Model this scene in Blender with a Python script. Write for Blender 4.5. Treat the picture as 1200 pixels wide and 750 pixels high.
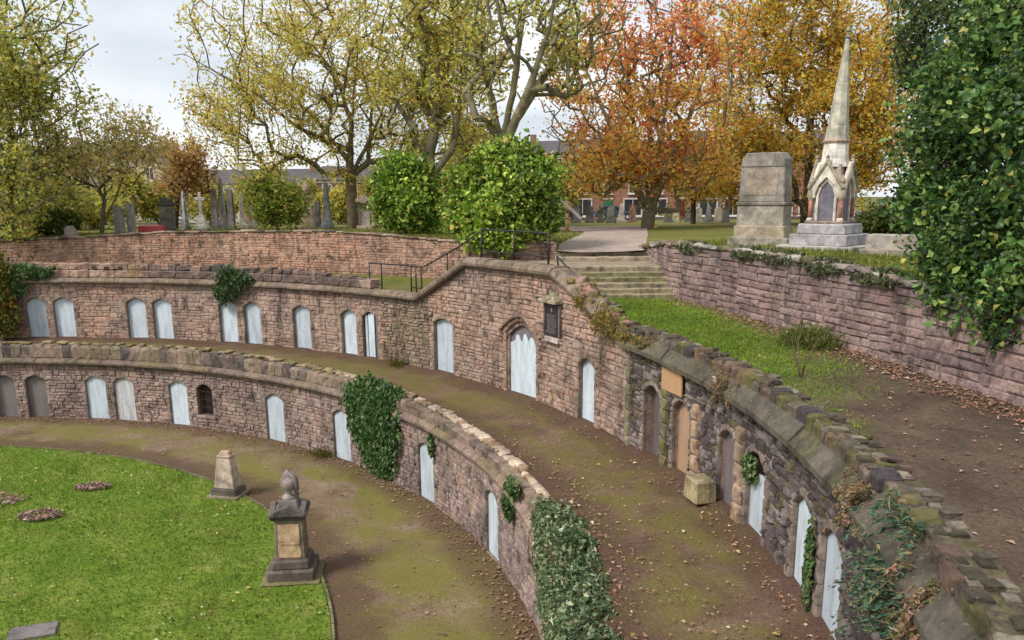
import bpy, math, random
import numpy as np
from mathutils import Matrix, Vector, noise as mnoise

random.seed(7); rng = np.random.default_rng(7)
for o in list(bpy.data.objects): bpy.data.objects.remove(o)
scene = bpy.context.scene
C = scene.collection

# ------------------------------------------------------------------ camera, sky, sun, exposure
CAM = Vector((23.02, -12.975, 9.771)); PITCH = 0.2223; ROLL = -0.0057; FPX = 977.5
cd = bpy.data.cameras.new('camera'); cam = bpy.data.objects.new('camera', cd); C.objects.link(cam)
cd.sensor_width = 36; cd.lens = 36 * FPX / 1200; cd.shift_y = 75 / 1200; cd.clip_end = 3000; cd.clip_start = 0.1
CM = Matrix.Translation(CAM) @ Matrix.Rotation(math.pi / 2 - PITCH, 4, 'X') @ Matrix.Rotation(ROLL, 4, 'Z')
cam.matrix_world = CM
scene.camera = cam
SUN_EL, SUN_AZ = math.radians(46), math.radians(215)      # azimuth of the sun, counter-clockwise from +x
w = bpy.data.worlds.new('World'); scene.world = w; w.use_nodes = True
nt = w.node_tree; nt.nodes.clear()
out = nt.nodes.new('ShaderNodeOutputWorld'); bg = nt.nodes.new('ShaderNodeBackground')
sky = nt.nodes.new('ShaderNodeTexSky'); sky.sky_type = 'NISHITA'; sky.sun_disc = False
sky.sun_elevation = SUN_EL; sky.sun_rotation = math.pi / 2 - SUN_AZ; sky.air_density = 1.0; sky.dust_density = 2.0
tc = nt.nodes.new('ShaderNodeTexCoord'); mp = nt.nodes.new('ShaderNodeMapping'); mp.inputs['Scale'].default_value = (1.3, 1.3, 4.2)
n1 = nt.nodes.new('ShaderNodeTexNoise'); n1.inputs['Scale'].default_value = 2.3; n1.inputs['Detail'].default_value = 7; n1.inputs['Roughness'].default_value = .5; n1.inputs['Distortion'].default_value = .35
cr = nt.nodes.new('ShaderNodeValToRGB'); cr.color_ramp.elements[0].position = .30; cr.color_ramp.elements[0].color = (2.45, 2.72, 3.15, 1)
cr.color_ramp.elements[1].position = .62; cr.color_ramp.elements[1].color = (4.4, 4.45, 4.5, 1)
mx = nt.nodes.new('ShaderNodeMix'); mx.data_type = 'RGBA'; mx.inputs[0].default_value = .88
L = nt.links.new
L(tc.outputs['Generated'], mp.inputs['Vector']); L(mp.outputs[0], n1.inputs['Vector']); L(n1.outputs[0], cr.inputs[0])
L(sky.outputs[0], mx.inputs[6]); L(cr.outputs[0], mx.inputs[7]); L(mx.outputs[2], bg.inputs[0]); L(bg.outputs[0], out.inputs[0])
bg.inputs[1].default_value = 0.10
sl = bpy.data.lights.new('sun', 'SUN'); sl.energy = 1.5; sl.angle = math.radians(17); sl.color = (1, .94, .86)
so = bpy.data.objects.new('sun', sl); C.objects.link(so)
sd = Vector((math.cos(SUN_EL) * math.cos(SUN_AZ), math.cos(SUN_EL) * math.sin(SUN_AZ), math.sin(SUN_EL)))
so.rotation_euler = sd.to_track_quat('Z', 'Y').to_euler(); so.location = (0, 0, 60)
vs = scene.view_settings; vs.view_transform = 'Standard'; vs.look = 'None'; vs.gamma = 1; vs.exposure = 1.3; vs.use_curve_mapping = False

# ------------------------------------------------------------------ helpers
def at(u, v, D):
    """World point seen at photo pixel (u, v), D metres in front of the camera (along +y)."""
    a, b = u - 600, v - 450
    c, s = math.cos(ROLL), math.sin(ROLL); a, b = c * a + s * b, -s * a + c * b
    cp, sp = math.cos(PITCH), math.sin(PITCH)
    d = Vector((a / FPX, cp - b / FPX * sp, -sp - b / FPX * cp))
    return CAM + d * (D / d.y)
CMI = CM.inverted()
def in_view(p):
    q = CMI @ Vector(p)
    if q.z > -.5: return False
    u, v = FPX * q.x / -q.z + 600, 450 - FPX * q.y / -q.z
    return -30 < u < 1230 and -30 < v < 780
def smooth(a, b, x):
    t = min(1, max(0, (x - a) / (b - a))); return t * t * (3 - 2 * t)
def lerp(a, b, t): return a + (b - a) * t
def interp(x, pts):
    if x <= pts[0][0]: return pts[0][1]
    for (a, p), (b, q) in zip(pts, pts[1:]):
        if x <= b: return lerp(p, q, (x - a) / (b - a))
    return pts[-1][1]
def fbm(x, y, z=0, o=4): return mnoise.fractal(Vector((x, y, z)), .6, 2.0, o)
def mixc(a, b, t): t = min(1, max(0, t)); return tuple(lerp(x, y, t) for x, y in zip(a, b))

def tag(o, label=None, cat=None, group=None, kind=None):
    if label: o['label'] = label
    if cat: o['category'] = cat
    if group: o['group'] = group
    if kind: o['kind'] = kind
    return o
def empty(name, loc=(0, 0, 0), rz=0):
    o = bpy.data.objects.new(name, None); C.objects.link(o); o.location = loc; o.rotation_euler = (0, 0, rz); o.empty_display_size = .3
    return o
def link(name, me, mat=None, parent=None, M=None, color=None):
    o = bpy.data.objects.new(name, me); C.objects.link(o)
    if mat is not None and not me.materials: me.materials.append(mat)
    if parent is not None: o.parent = parent
    if M is not None: o.matrix_local = M
    if color is not None: o.color = (*color[:3], 1)
    return o
def npmesh(name, V, F, cols=None, smooth_=False):
    """V (n,3); F (m,k) int array; cols (n,3) point colours."""
    me = bpy.data.meshes.new(name); V = np.asarray(V, np.float32); F = np.asarray(F, np.int32); k = F.shape[1]
    me.vertices.add(len(V)); me.vertices.foreach_set('co', V.ravel())
    me.loops.add(F.size); me.loops.foreach_set('vertex_index', F.ravel())
    me.polygons.add(len(F)); me.polygons.foreach_set('loop_start', np.arange(0, F.size, k, dtype=np.int32))
    me.polygons.foreach_set('loop_total', np.full(len(F), k, np.int32))
    me.polygons.foreach_set('use_smooth', np.full(len(F), smooth_, bool))
    if cols is not None:
        a = me.color_attributes.new('col', 'FLOAT_COLOR', 'POINT')
        cc = np.ones((len(V), 4), np.float32); cc[:, :3] = cols; a.data.foreach_set('color', cc.ravel())
    me.update(calc_edges=True); return me
class MB:
    """collects faces of any size"""
    def __init__(s): s.v = []; s.f = []
    def add(s, vs, fs):
        b = len(s.v); s.v += [tuple(v) for v in vs]; s.f += [tuple(b + i for i in f) for f in fs]; return s
    def box(s, c, d, rz=0, taper=1.0, taper_y=None):
        x, y, z = (k / 2 for k in d); ty = taper if taper_y is None else taper_y
        q = [(-x, -y, -z), (x, -y, -z), (x, y, -z), (-x, y, -z), (-x * taper, -y * ty, z), (x * taper, -y * ty, z), (x * taper, y * ty, z), (-x * taper, y * ty, z)]
        cs, sn = math.cos(rz), math.sin(rz)
        return s.add([(c[0] + a * cs - b * sn, c[1] + a * sn + b * cs, c[2] + e) for a, b, e in q], [(3, 2, 1, 0), (4, 5, 6, 7), (0, 1, 5, 4), (1, 2, 6, 5), (2, 3, 7, 6), (3, 0, 4, 7)])
    def tube(s, pts, r, n=6, caps=True):
        pts = [Vector(p) for p in pts]; rs = r if isinstance(r, (list, tuple)) else [r] * len(pts); b = len(s.v)
        for i, p in enumerate(pts):
            d = (pts[min(i + 1, len(pts) - 1)] - pts[max(i - 1, 0)]).normalized()
            u = d.cross(Vector((0, 0, 1)) if abs(d.z) < .9 else Vector((1, 0, 0))).normalized(); w_ = d.cross(u)
            for k in range(n):
                a = 2 * math.pi * k / n; s.v.append(tuple(p + (u * math.cos(a) + w_ * math.sin(a)) * rs[i]))
        for i in range(len(pts) - 1):
            for k in range(n):
                s.f.append((b + i * n + k, b + i * n + (k + 1) % n, b + (i + 1) * n + (k + 1) % n, b + (i + 1) * n + k))
        if caps: s.f.append(tuple(b + k for k in range(n))[::-1]); s.f.append(tuple(b + (len(pts) - 1) * n + k for k in range(n)))
        return s
    def lathe(s, c, prof, n=16, sq=None):
        b = len(s.v)
        for r, z in prof:
            for k in range(n):
                a = 2 * math.pi * (k + .5) / n; s.v.append((c[0] + r * math.cos(a), c[1] + r * math.sin(a), c[2] + z))
        for i in range(len(prof) - 1):
            for k in range(n): s.f.append((b + i * n + k, b + i * n + (k + 1) % n, b + (i + 1) * n + (k + 1) % n, b + (i + 1) * n + k))
        s.f.append(tuple(b + k for k in range(n))[::-1]); s.f.append(tuple(b + (len(prof) - 1) * n + k for k in range(n))); return s
    def prism(s, poly, y0, y1):
        """polygon in xz (counter-clockwise seen from -y) extruded from y0 to y1"""
        n = len(poly); b = len(s.v)
        s.v += [(x, y0, z) for x, z in poly] + [(x, y1, z) for x, z in poly]
        s.f.append(tuple(b + i for i in range(n))); s.f.append(tuple(b + n + i for i in range(n))[::-1])
        for i in range(n): j = (i + 1) % n; s.f.append((b + j, b + i, b + n + i, b + n + j))
        return s
    def mesh(s, name, smooth_=False, bevel=0):
        me = bpy.data.meshes.new(name); me.from_pydata(s.v, [], s.f)
        if bevel:
            import bmesh
            bm = bmesh.new(); bm.from_mesh(me)
            es = [e for e in bm.edges if len(e.link_faces) == 2 and e.calc_face_angle(0) > .5]
            bmesh.ops.bevel(bm, geom=es, offset=bevel, segments=1, affect='EDGES', clamp_overlap=True); bm.to_mesh(me); bm.free()
        if smooth_:
            for p in me.polygons: p.use_smooth = True
        me.update(); return me
    def build(s, name, mat, parent=None, smooth_=False, bevel=0, color=None):
        return link(name, s.mesh(name, smooth_, bevel), mat, parent, None, color)

# ------------------------------------------------------------------ materials
def newmat(name):
    m = bpy.data.materials.new(name); m.use_nodes = True
    t = m.node_tree; b = t.nodes['Principled BSDF']; b.inputs['Roughness'].default_value = .9
    b.inputs['Specular IOR Level'].default_value = .25
    return m, t, b
def nd(t, k, **kw):
    n = t.nodes.new(k)
    for a, v in kw.items(): setattr(n, a, v)
    return n
def noise(t, scale, detail=5, rough=.55, vec=None, dist=0):
    n = nd(t, 'ShaderNodeTexNoise'); n.inputs['Scale'].default_value = scale; n.inputs['Detail'].default_value = detail
    n.inputs['Roughness'].default_value = rough; n.inputs['Distortion'].default_value = dist
    if vec is not None: t.links.new(vec, n.inputs['Vector'])
    return n.outputs[0]
def ramp(t, fac, stops, interp_='LINEAR'):
    r = nd(t, 'ShaderNodeValToRGB'); r.color_ramp.interpolation = interp_
    e = r.color_ramp.elements
    while len(e) < len(stops): e.new(.5)
    for x, (p, c) in zip(e, stops): x.position = p; x.color = (*c, 1) if len(c) == 3 else c
    t.links.new(fac, r.inputs[0]); return r.outputs[0]
def mixn(t, fac, a, b, mode='MIX'):
    m = nd(t, 'ShaderNodeMix', data_type='RGBA', blend_type=mode)
    for i, x in ((0, fac), (6, a), (7, b)):
        if isinstance(x, (int, float)): m.inputs[i].default_value = x
        elif isinstance(x, tuple): m.inputs[i].default_value = (*x, 1)
        else: t.links.new(x, m.inputs[i])
    return m.outputs[2]
def bump(t, b, h, strength=.4, dist=.03):
    n = nd(t, 'ShaderNodeBump'); n.inputs['Strength'].default_value = strength; n.inputs['Distance'].default_value = dist
    t.links.new(h, n.inputs['Height']); t.links.new(n.outputs[0], b.inputs['Normal'])
def pos(t): return nd(t, 'ShaderNodeNewGeometry').outputs['Position']
G3 = lambda g: (g, g, g)
def stone_mat(name, src, lichen=.5, grime=.5, fine=9, smear=.6):
    m, t, b = newmat(name); p = pos(t)
    c = nd(t, 'ShaderNodeObjectInfo').outputs['Color'] if src == 'object' else nd(t, 'ShaderNodeAttribute', attribute_name='col').outputs['Color']
    n_f = noise(t, fine, 6, .65, p); n_m = noise(t, 2.6, 6, .6, p, .4); n_l = noise(t, 15, 4, .7, p)
    c1 = mixn(t, 1.0, c, ramp(t, n_f, [(.25, G3(.52)), (.5, G3(.98)), (.75, G3(1.38))]), 'MULTIPLY')
    c2 = mixn(t, ramp(t, n_m, [(.52, G3(0)), (.68, G3(grime))]), c1, (.035, .03, .026))
    n_b = noise(t, .7, 5, .6, p, .8); n_s = noise(t, 1.1, 6, .65, p, .6)
    c2 = mixn(t, 1.0, c2, ramp(t, n_b, [(.32, G3(.58)), (.5, G3(1.0)), (.68, G3(1.3))]), 'MULTIPLY')
    c2 = mixn(t, ramp(t, n_s, [(.54, G3(0)), (.70, G3(smear))]), c2, (.37, .265, .205))
    mr_ = nd(t, 'ShaderNodeMapping'); mr_.inputs['Scale'].default_value = (2.2, 2.2, .45); t.links.new(p, mr_.inputs[0])
    c2 = mixn(t, ramp(t, noise(t, 1.0, 6, .65, mr_.outputs[0], .5), [(.53, G3(0)), (.70, G3(grime * 1.1))]), c2, (.05, .042, .038))
    c3 = mixn(t, ramp(t, n_l, [(.62, G3(0)), (.70, G3(lichen))]), c2, (.50, .46, .38))
    t.links.new(c3, b.inputs['Base Color']); bump(t, b, n_f, .9, .035); return m
STONE_O = stone_mat('sandstone', 'object'); STONE_V = stone_mat('sandstone_vertex', 'vertex')
STONE_DO = stone_mat('sooty_sandstone', 'object', .3, .75, 9, .12); STONE_DV = stone_mat('sooty_sandstone_vertex', 'vertex', .3, .75, 9, .12)
STONE_RO = stone_mat('purple_sandstone', 'object', .45, .7, 8, .3); STONE_RV = stone_mat('purple_sandstone_vertex', 'vertex', .45, .7, 8, .3)
STONE_LO = stone_mat('worn_sandstone', 'object', .4, .82, 7, .6); STONE_LV = stone_mat('worn_sandstone_vertex', 'vertex', .4, .82, 7, .6)
DRESS_O = stone_mat('dressed_stone', 'object', .3, .6, 6, .2)
def simple(name, col, rough=.8, var=.25, scale=6, spec=.3, metal=0, dirt=None, bstr=.25, bscale=None):
    m, t, b = newmat(name); p = pos(t); n_ = noise(t, scale, 6, .6, p)
    c = ramp(t, n_, [(.3, tuple(x * (1 - var) for x in col)), (.7, tuple(min(1, x * (1 + var)) for x in col))])
    if dirt:
        c = mixn(t, ramp(t, noise(t, dirt[1], 5, .65, p, .5), [(.5, G3(0)), (.7, G3(dirt[2]))]), c, dirt[0])
    t.links.new(c, b.inputs['Base Color']); b.inputs['Roughness'].default_value = rough; b.inputs['Specular IOR Level'].default_value = spec
    b.inputs['Metallic'].default_value = metal
    if bstr: bump(t, b, noise(t, bscale or scale * 4, 4, .6, p), bstr, .02)
    return m
MORTAR = simple('mortar', (.27, .20, .16), .95, .4, 3, .1, dirt=((.07, .056, .044), 1.1, .8), bstr=.8, bscale=14)
METAL = simple('black_metal', (.022, .018, .017), .5, .3, 10, .4)
BARK = simple('bark', (.15, .12, .075), .95, .45, 3, .1, dirt=((.10, .11, .04), 1.2, .6), bstr=.7, bscale=9)
BARK_GREY = simple('bark_grey_green', (.21, .185, .115), .95, .4, 2, .1, dirt=((.09, .075, .045), 1.0, .7), bstr=.6, bscale=8)
BARK_DARK = simple('bark_dark', (.05, .04, .033), .95, .4, 3, .1, bstr=.5)
STEM = simple('stem', (.16, .12, .07), .9, .4, 8, .1)
SLATE = simple('roof_slate', (.09, .08, .085), .7, .3, 1.5)
WHITEP = simple('white_paint', (.58, .57, .54), .6, .08, 2)
GLASS = simple('window_glass', (.03, .035, .04), .12, .3, .4, .5, bstr=0)
TYRE = simple('tyre_rubber', (.02, .02, .02), .8, .2, 5)
PLAQUE = simple('plaque_black', (.028, .022, .026), .45, .3, 8, .4)
PLAQUE_INK = simple('plaque_lettering', (.20, .16, .17), .5, .2, 8)
TIMBER = simple('pale_timber', (.45, .29, .15), .8, .3, 4)
IRON = simple('rusted_iron', (.035, .022, .018), .8, .4, 12)
def panel_mat(name, col, streak=(.34, .36, .36), amt=.5):
    m, t, b = newmat(name); p = pos(t); mpn = nd(t, 'ShaderNodeMapping'); mpn.inputs['Scale'].default_value = (3, 3, .6); t.links.new(p, mpn.inputs[0])
    oi = nd(t, 'ShaderNodeObjectInfo')
    s = noise(t, 1.6, 5, .6, mpn.outputs[0]); d = noise(t, 7, 6, .65, p)
    c = mixn(t, ramp(t, s, [(.42, G3(0)), (.75, G3(amt))]), col, streak)
    c = mixn(t, ramp(t, d, [(.57, G3(0)), (.74, G3(.6))]), c, (.27, .22, .17))
    c = mixn(t, 1.0, c, ramp(t, oi.outputs['Random'], [(0, G3(.80)), (1, G3(1.08))]), 'MULTIPLY')
    t.links.new(c, b.inputs['Base Color']); b.inputs['Roughness'].default_value = .55; bump(t, b, s, .15, .03); return m
PANEL = panel_mat('pale_blue_panel', (.54, .62, .69), (.30, .32, .33), .8); PANEL_GREY = panel_mat('grey_panel', (.20, .175, .17), (.13, .115, .11), .7)
PANEL_TAN = panel_mat('tan_slab', (.42, .27, .17), (.27, .19, .14), .7); PANEL_MAUVE = panel_mat('mauve_slab', (.17, .14, .15), (.10, .085, .09), .7)
PANEL_SMEAR = panel_mat('smeared_panel', (.62, .64, .66), (.33, .31, .31), 1.0); RUST = panel_mat('ochre_board', (.56, .34, .18), (.42, .25, .14), .6)
def ground_mat(name, stops, scale, fine=12, extra=None, bstr=.6):
    m, t, b = newmat(name); p = pos(t)
    a = noise(t, scale, 7, .6, p, .6); f_ = noise(t, fine, 6, .7, p)
    c = ramp(t, a, stops)
    c = mixn(t, 1.0, c, ramp(t, f_, [(.25, G3(.55)), (.5, G3(1)), (.78, G3(1.5))]), 'MULTIPLY')
    if extra: c = extra(t, p, c)
    c = mixn(t, 1.0, c, ramp(t, noise(t, 38, 3, .8, p), [(.30, G3(.55)), (.5, G3(1)), (.72, G3(1.55))]), 'MULTIPLY')
    t.links.new(c, b.inputs['Base Color']); b.inputs['Roughness'].default_value = .95; b.inputs['Specular IOR Level'].default_value = .12
    bump(t, b, f_, bstr, .05); return m
def leaf_mat(name, trans=.55, rough=.55):
    m, t, b = newmat(name); a = nd(t, 'ShaderNodeAttribute', attribute_name='col').outputs['Color']
    t.links.new(a, b.inputs['Base Color']); b.inputs['Roughness'].default_value = rough; b.inputs['Specular IOR Level'].default_value = .35
    tr = nd(t, 'ShaderNodeBsdfTranslucent'); t.links.new(a, tr.inputs[0]); ms = nd(t, 'ShaderNodeMixShader'); ms.inputs[0].default_value = trans
    o = t.nodes['Material Output']; t.links.new(b.outputs[0], ms.inputs[1]); t.links.new(tr.outputs[0], ms.inputs[2]); t.links.new(ms.outputs[0], o.inputs[0]); return m
LEAF = leaf_mat('autumn_leaf'); LEAF_GLOSS = leaf_mat('glossy_leaf', .3, .38); LEAF_LIT = leaf_mat('fallen_leaf', .1, .8); GRASSB = leaf_mat('grass_blade', .35, .7)

# ------------------------------------------------------------------ the plan: concentric rings about the world origin
RG, RL, RU, RB = 19.4, 24.0, 27.7, 33.0
Z_LC, Z_UC = 2.5, 5.74
def zwalk(th): return 3.02 + .33 * smooth(24, 2, th)
RW = [(33.0, -8.0), (33.6, -4.0), (33.75, 0.0), (33.35, 3.31), (32.8, 5.62), (32.22, 8.05), (31.6, 10.0), (30.93, 12.53), (30.26, 15.1), (29.6, 16.94), (29.1, 18.71), (28.97, 21.0), (28.97, 23.4), (28.97, 25.4)]
def catmull(P, n=14):
    P = [Vector((*p, 0)) for p in P]; P = [2 * P[0] - P[1]] + P + [2 * P[-1] - P[-2]]; o_ = []
    for i in range(1, len(P) - 2):
        for k in range(n):
            t = k / n; a, b, c, d = P[i - 1:i + 3]
            o_.append(.5 * ((2 * b) + (c - a) * t + (2 * a - 5 * b + 4 * c - d) * t * t + (3 * b - a - 3 * c + d) * t ** 3))
    return o_ + [P[-2]]
class Arc:
    def __init__(s, R, a, b): s.R = R; s.s0 = R * math.radians(a); s.s1 = R * math.radians(b)
    def __call__(s, q):
        a = q / s.R; return Vector((s.R * math.cos(a), s.R * math.sin(a), 0)), Vector((-math.sin(a), math.cos(a), 0)), Vector((-math.cos(a), -math.sin(a), 0))
    def s_of(s, deg): return s.R * math.radians(deg)
class Line:
    def __init__(s, P):
        s.P = P; s.c = [0]
        for a, b in zip(P, P[1:]): s.c.append(s.c[-1] + (b - a).length)
        s.s0, s.s1 = 0, s.c[-1]
    def __call__(s, q):
        q = min(max(q, 0), s.s1 - 1e-4); i = int(np.searchsorted(s.c, q, side='right')) - 1
        t = (q - s.c[i]) / (s.c[i + 1] - s.c[i]); d = (s.P[i + 1] - s.P[i]).normalized()
        return s.P[i].lerp(s.P[i + 1], t), d, Vector((-d.y, d.x, 0))
ARC_L, ARC_U = Arc(RL, -40, 125), Arc(RU, -32, 125)
RWALL = Line(catmull(RW))
rw_th = sorted((math.degrees(math.atan2(p.y, p.x)), p.length) for p in RWALL.P)
BW = [Vector((25.0, 24.0, 0)), Vector((24.2, 24.2, 0)), Vector((23.2, 24.2, 0)), Vector((22.2, 24.5, 0))] + [Vector((RB * math.cos(math.radians(a)), RB * math.sin(math.radians(a)), 0)) for a in np.arange(50.5, 126, 1.5)]
BWALL = Line(BW)
bw_th = sorted((math.degrees(math.atan2(p.y, p.x)), p.length) for p in BW)
def rin(th):
    th = (th + 180) % 360 - 180
    if th < -13: return 33.6
    if th <= 39.4: return interp(th, rw_th) + .25
    if th <= 43.8: return 23.95 / math.sin(math.radians(th))
    if th <= 125: return interp(th, bw_th) + .25
    return 33.2
def hgt(x, y):
    """height of the cemetery ground above the catacombs"""
    th = math.degrees(math.atan2(y, x)); d = math.hypot(x - 27, y - 24.2)
    z = 7.74 - .62 * smooth(34, 85, y) + .06 * fbm(x * .12, y * .12)
    z -= .43 * math.exp(-(d / 4.6) ** 2)
    if x > 28: z -= .75 * smooth(17, 3, th)
    if x < 12: z -= .16 * smooth(80, 98, th)
    return z

# ------------------------------------------------------------------ ground
def polar_sheet(name, th0, th1, nth, rf, nr, zf, mat, label=None, **kw):
    V, F = [], []
    for i in range(nth + 1):
        th = lerp(th0, th1, i / nth); a = math.radians(th); r0, r1 = rf(th)
        for j in range(nr + 1):
            r = r0 + (r1 - r0) * (j / nr); V.append((r * math.cos(a), r * math.sin(a), zf(th, r)))
    for i in range(nth):
        for j in range(nr): k = i * (nr + 1) + j; F.append((k, k + 1, k + nr + 2, k + nr + 1))
    o = link(name, npmesh(name, V, F, smooth_=True), mat); o['kind'] = 'structure'
    if label: o['label'] = label
    return o
def lawn_extra(t, p, c):
    d = noise(t, .55, 5, .6, p, .8)
    return mixn(t, ramp(t, d, [(.56, G3(0)), (.72, G3(.75))]), c, (.13, .13, .025))
LAWN = ground_mat('lawn_grass', [(.28, (.075, .125, .014)), (.5, (.12, .18, .022)), (.72, (.20, .225, .05))], .8, 9, lawn_extra)
def moss_extra(amount, col, sc):
    def f(t, p, c): return mixn(t, ramp(t, noise(t, sc, 6, .62, p, 1.0), [(.40, G3(0)), (.58, G3(amount))]), c, col)
    return f
def bands(stops, col, wob=1.1):
    def f(t, p, c):
        sx = nd(t, 'ShaderNodeVectorMath', operation='LENGTH'); mm = nd(t, 'ShaderNodeVectorMath', operation='MULTIPLY'); mm.inputs[1].default_value = (1, 1, 0); t.links.new(p, mm.inputs[0]); t.links.new(mm.outputs[0], sx.inputs[0])
        ma = nd(t, 'ShaderNodeMath', operation='MULTIPLY_ADD'); t.links.new(noise(t, .9, 5, .6, p, .4), ma.inputs[0]); ma.inputs[1].default_value = wob * 2; t.links.new(sx.outputs['Value'], ma.inputs[2])
        mr = nd(t, 'ShaderNodeMapRange'); mr.inputs[1].default_value = stops[0][0] + wob; mr.inputs[2].default_value = stops[-1][0] + wob; t.links.new(ma.outputs[0], mr.inputs[0])
        a, b = stops[0][0], stops[-1][0]; fac = ramp(t, mr.outputs[0], [((x - a) / (b - a), G3(v)) for x, v in stops])
        g = ramp(t, noise(t, 14, 6, .7, p), [(.3, tuple(k * .6 for k in col)), (.7, tuple(k * 1.4 for k in col))])
        return mixn(t, fac, c, g)
    return f
def both(*fs):
    def f(t, p, c):
        for g in fs: c = g(t, p, c)
        return c
    return f
LPATH = ground_mat('lower_path_earth', [(.3, (.12, .08, .05)), (.5, (.19, .135, .088)), (.75, (.27, .205, .145))], .7, 10, both(moss_extra(.95, (.165, .15, .042), .42), bands([(19.2, .95), (20.3, .75), (20.9, .1), (22.6, .0), (23.3, .55), (24.2, .9)], (.10, .062, .042))))
WALK = ground_mat('walkway_earth', [(.3, (.085, .052, .038)), (.5, (.145, .092, .063)), (.75, (.22, .15, .105))], .6, 10, both(moss_extra(.9, (.14, .122, .036), .5), bands([(24.3, .9), (24.9, .7), (25.5, .05), (26.7, .0), (27.2, .6), (27.8, .9)], (.085, .048, .038), .8)))
def terr_extra(t, p, c):
    g = ramp(t, noise(t, 3.0, 6, .6, p), [(.3, (.08, .15, .014)), (.7, (.19, .25, .035))])
    sx = nd(t, 'ShaderNodeSeparateXYZ'); t.links.new(p, sx.inputs[0])
    m1 = nd(t, 'ShaderNodeMath', operation='MULTIPLY_ADD'); t.links.new(noise(t, .5, 4, .6, p, .5), m1.inputs[0]); m1.inputs[1].default_value = 8.0; ln_ = nd(t, 'ShaderNodeVectorMath', operation='LENGTH'); mm = nd(t, 'ShaderNodeVectorMath', operation='MULTIPLY'); mm.inputs[1].default_value = (1, 1, 0); t.links.new(p, mm.inputs[0]); t.links.new(mm.outputs[0], ln_.inputs[0])
    m0 = nd(t, 'ShaderNodeMath', operation='MULTIPLY_ADD'); t.links.new(ln_.outputs['Value'], m0.inputs[0]); m0.inputs[1].default_value = -2.0; m0.inputs[2].default_value = 61.0
    m2 = nd(t, 'ShaderNodeMath', operation='ADD'); t.links.new(sx.outputs['Y'], m2.inputs[0]); t.links.new(m0.outputs[0], m2.inputs[1]); t.links.new(m2.outputs[0], m1.inputs[2])
    mr = nd(t, 'ShaderNodeMapRange'); t.links.new(m1.outputs[0], mr.inputs[0]); mr.inputs[1].default_value = 7.5; mr.inputs[2].default_value = 14.5
    return mixn(t, mr.outputs[0], c, g)
TERR = ground_mat('terrace_ground', [(.3, (.06, .042, .03)), (.5, (.098, .070, .05)), (.75, (.145, .11, .075))], .6, 11, terr_extra)
CEM = ground_mat('cemetery_grass', [(.3, (.07, .10, .015)), (.5, (.13, .15, .028)), (.72, (.20, .18, .05))], .35, 8, moss_extra(.6, (.17, .13, .06), .2))
PATHM = ground_mat('gravel_path', [(.3, (.30, .24, .20)), (.7, (.42, .34, .29))], 1.2, 16)

polar_sheet('lawn', -180, 180, 220, lambda th: (0.0, RG - .05), 40, lambda th, r: .035 + .05 * fbm(r * math.cos(math.radians(th)) * .3, r * math.sin(math.radians(th)) * .3) * smooth(RG, RG - 2, r), LAWN)
polar_sheet('lower_path', -180, 180, 260, lambda th: (RG - .2, RL + .2), 12, lambda th, r: .03 * fbm(r * math.cos(math.radians(th)) * .5, r * math.sin(math.radians(th)) * .5, 3) - .01, LPATH)
polar_sheet('upper_walkway', -40, 125, 260, lambda th: (RL + .35, RU + .12), 12, lambda th, r: zwalk(th) + .03 * fbm(r * math.cos(math.radians(th)) * .6, r * math.sin(math.radians(th)) * .6, 7) + .12 * smooth(RU - .5, RU, r) - .05, WALK)
def zterr(th): return interp(th, [(-30, 5.35), (5, 5.5), (18, 5.8), (30, 5.94), (40, 5.97)])
polar_sheet('right_terrace', -31, 41, 140, lambda th: (RU + .3, (interp(th, rw_th) if th > -13 else 33.5) + .12), 14, lambda th, r: zterr(th) + .04 * fbm(r * math.cos(math.radians(th)) * .5, r * math.sin(math.radians(th)) * .5, 9), TERR)
polar_sheet('left_terrace', 40, 125, 120, lambda th: (RU + .3, RB + .3), 8, lambda th, r: lerp(6.95, 5.95, smooth(40.5, 46.5, th)), CEM)
def cem_sheet():
    V, F = [], []; ths = np.concatenate([np.arange(-180, -20, 4), np.arange(-20, 130, .75), np.arange(130, 180.1, 4)]); nr = 46
    for th in ths:
        a = math.radians(th); r0 = rin(th)
        for j in range(nr + 1):
            r = r0 + (math.exp(j / nr * 6.2) - 1) / (math.exp(6.2) - 1) * 700
            x, y = r * math.cos(a), r * math.sin(a); V.append((x, y, hgt(x, y)))
    for i in range(len(ths) - 1):
        for j in range(nr): k = i * (nr + 1) + j; F.append((k, k + 1, k + nr + 2, k + nr + 1))
    tag(link('cemetery_ground', npmesh('cemetery_ground', V, F, smooth_=True), CEM), kind='structure')
cem_sheet()
def strip_sheet(name, rows, mat, n=14, dz=.02):
    """rows of (y, x0, x1): a sheet draped on the cemetery ground"""
    V, F = [], []
    for (y, a, b) in rows:
        for k in range(n + 1): x = lerp(a, b, k / n); V.append((x, y, hgt(x, y) + dz))
    for i in range(len(rows) - 1):
        for k in range(n): j = i * (n + 1) + k; F.append((j, j + 1, j + n + 2, j + n + 1))
    return tag(link(name, npmesh(name, V, F, smooth_=True), mat), kind='structure')
rows = []
for y in np.arange(23.5, 46.1, .5):
    a = interp(y, [(24, 25.0), (27, 25.3), (31, 26.6), (35, 27.2), (39, 26.2), (41, 22.0), (46, 14)]); b = interp(y, [(24, 28.8), (27, 29.4), (32, 30.3), (37, 31.0), (39.5, 31.6), (43, 32.5), (46, 32)])
    rows.append((y, a + .15 * fbm(y, 1), b + .15 * fbm(y, 5)))
strip_sheet('gravel_path', rows, PATHM)
ROADM = ground_mat('road_asphalt', [(.3, (.045, .045, .047)), (.7, (.07, .07, .07))], 1.0, 20)
strip_sheet('street', [(y, -90, 120) for y in (76, 78, 80, 82)], ROADM, 40, .03)

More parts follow.
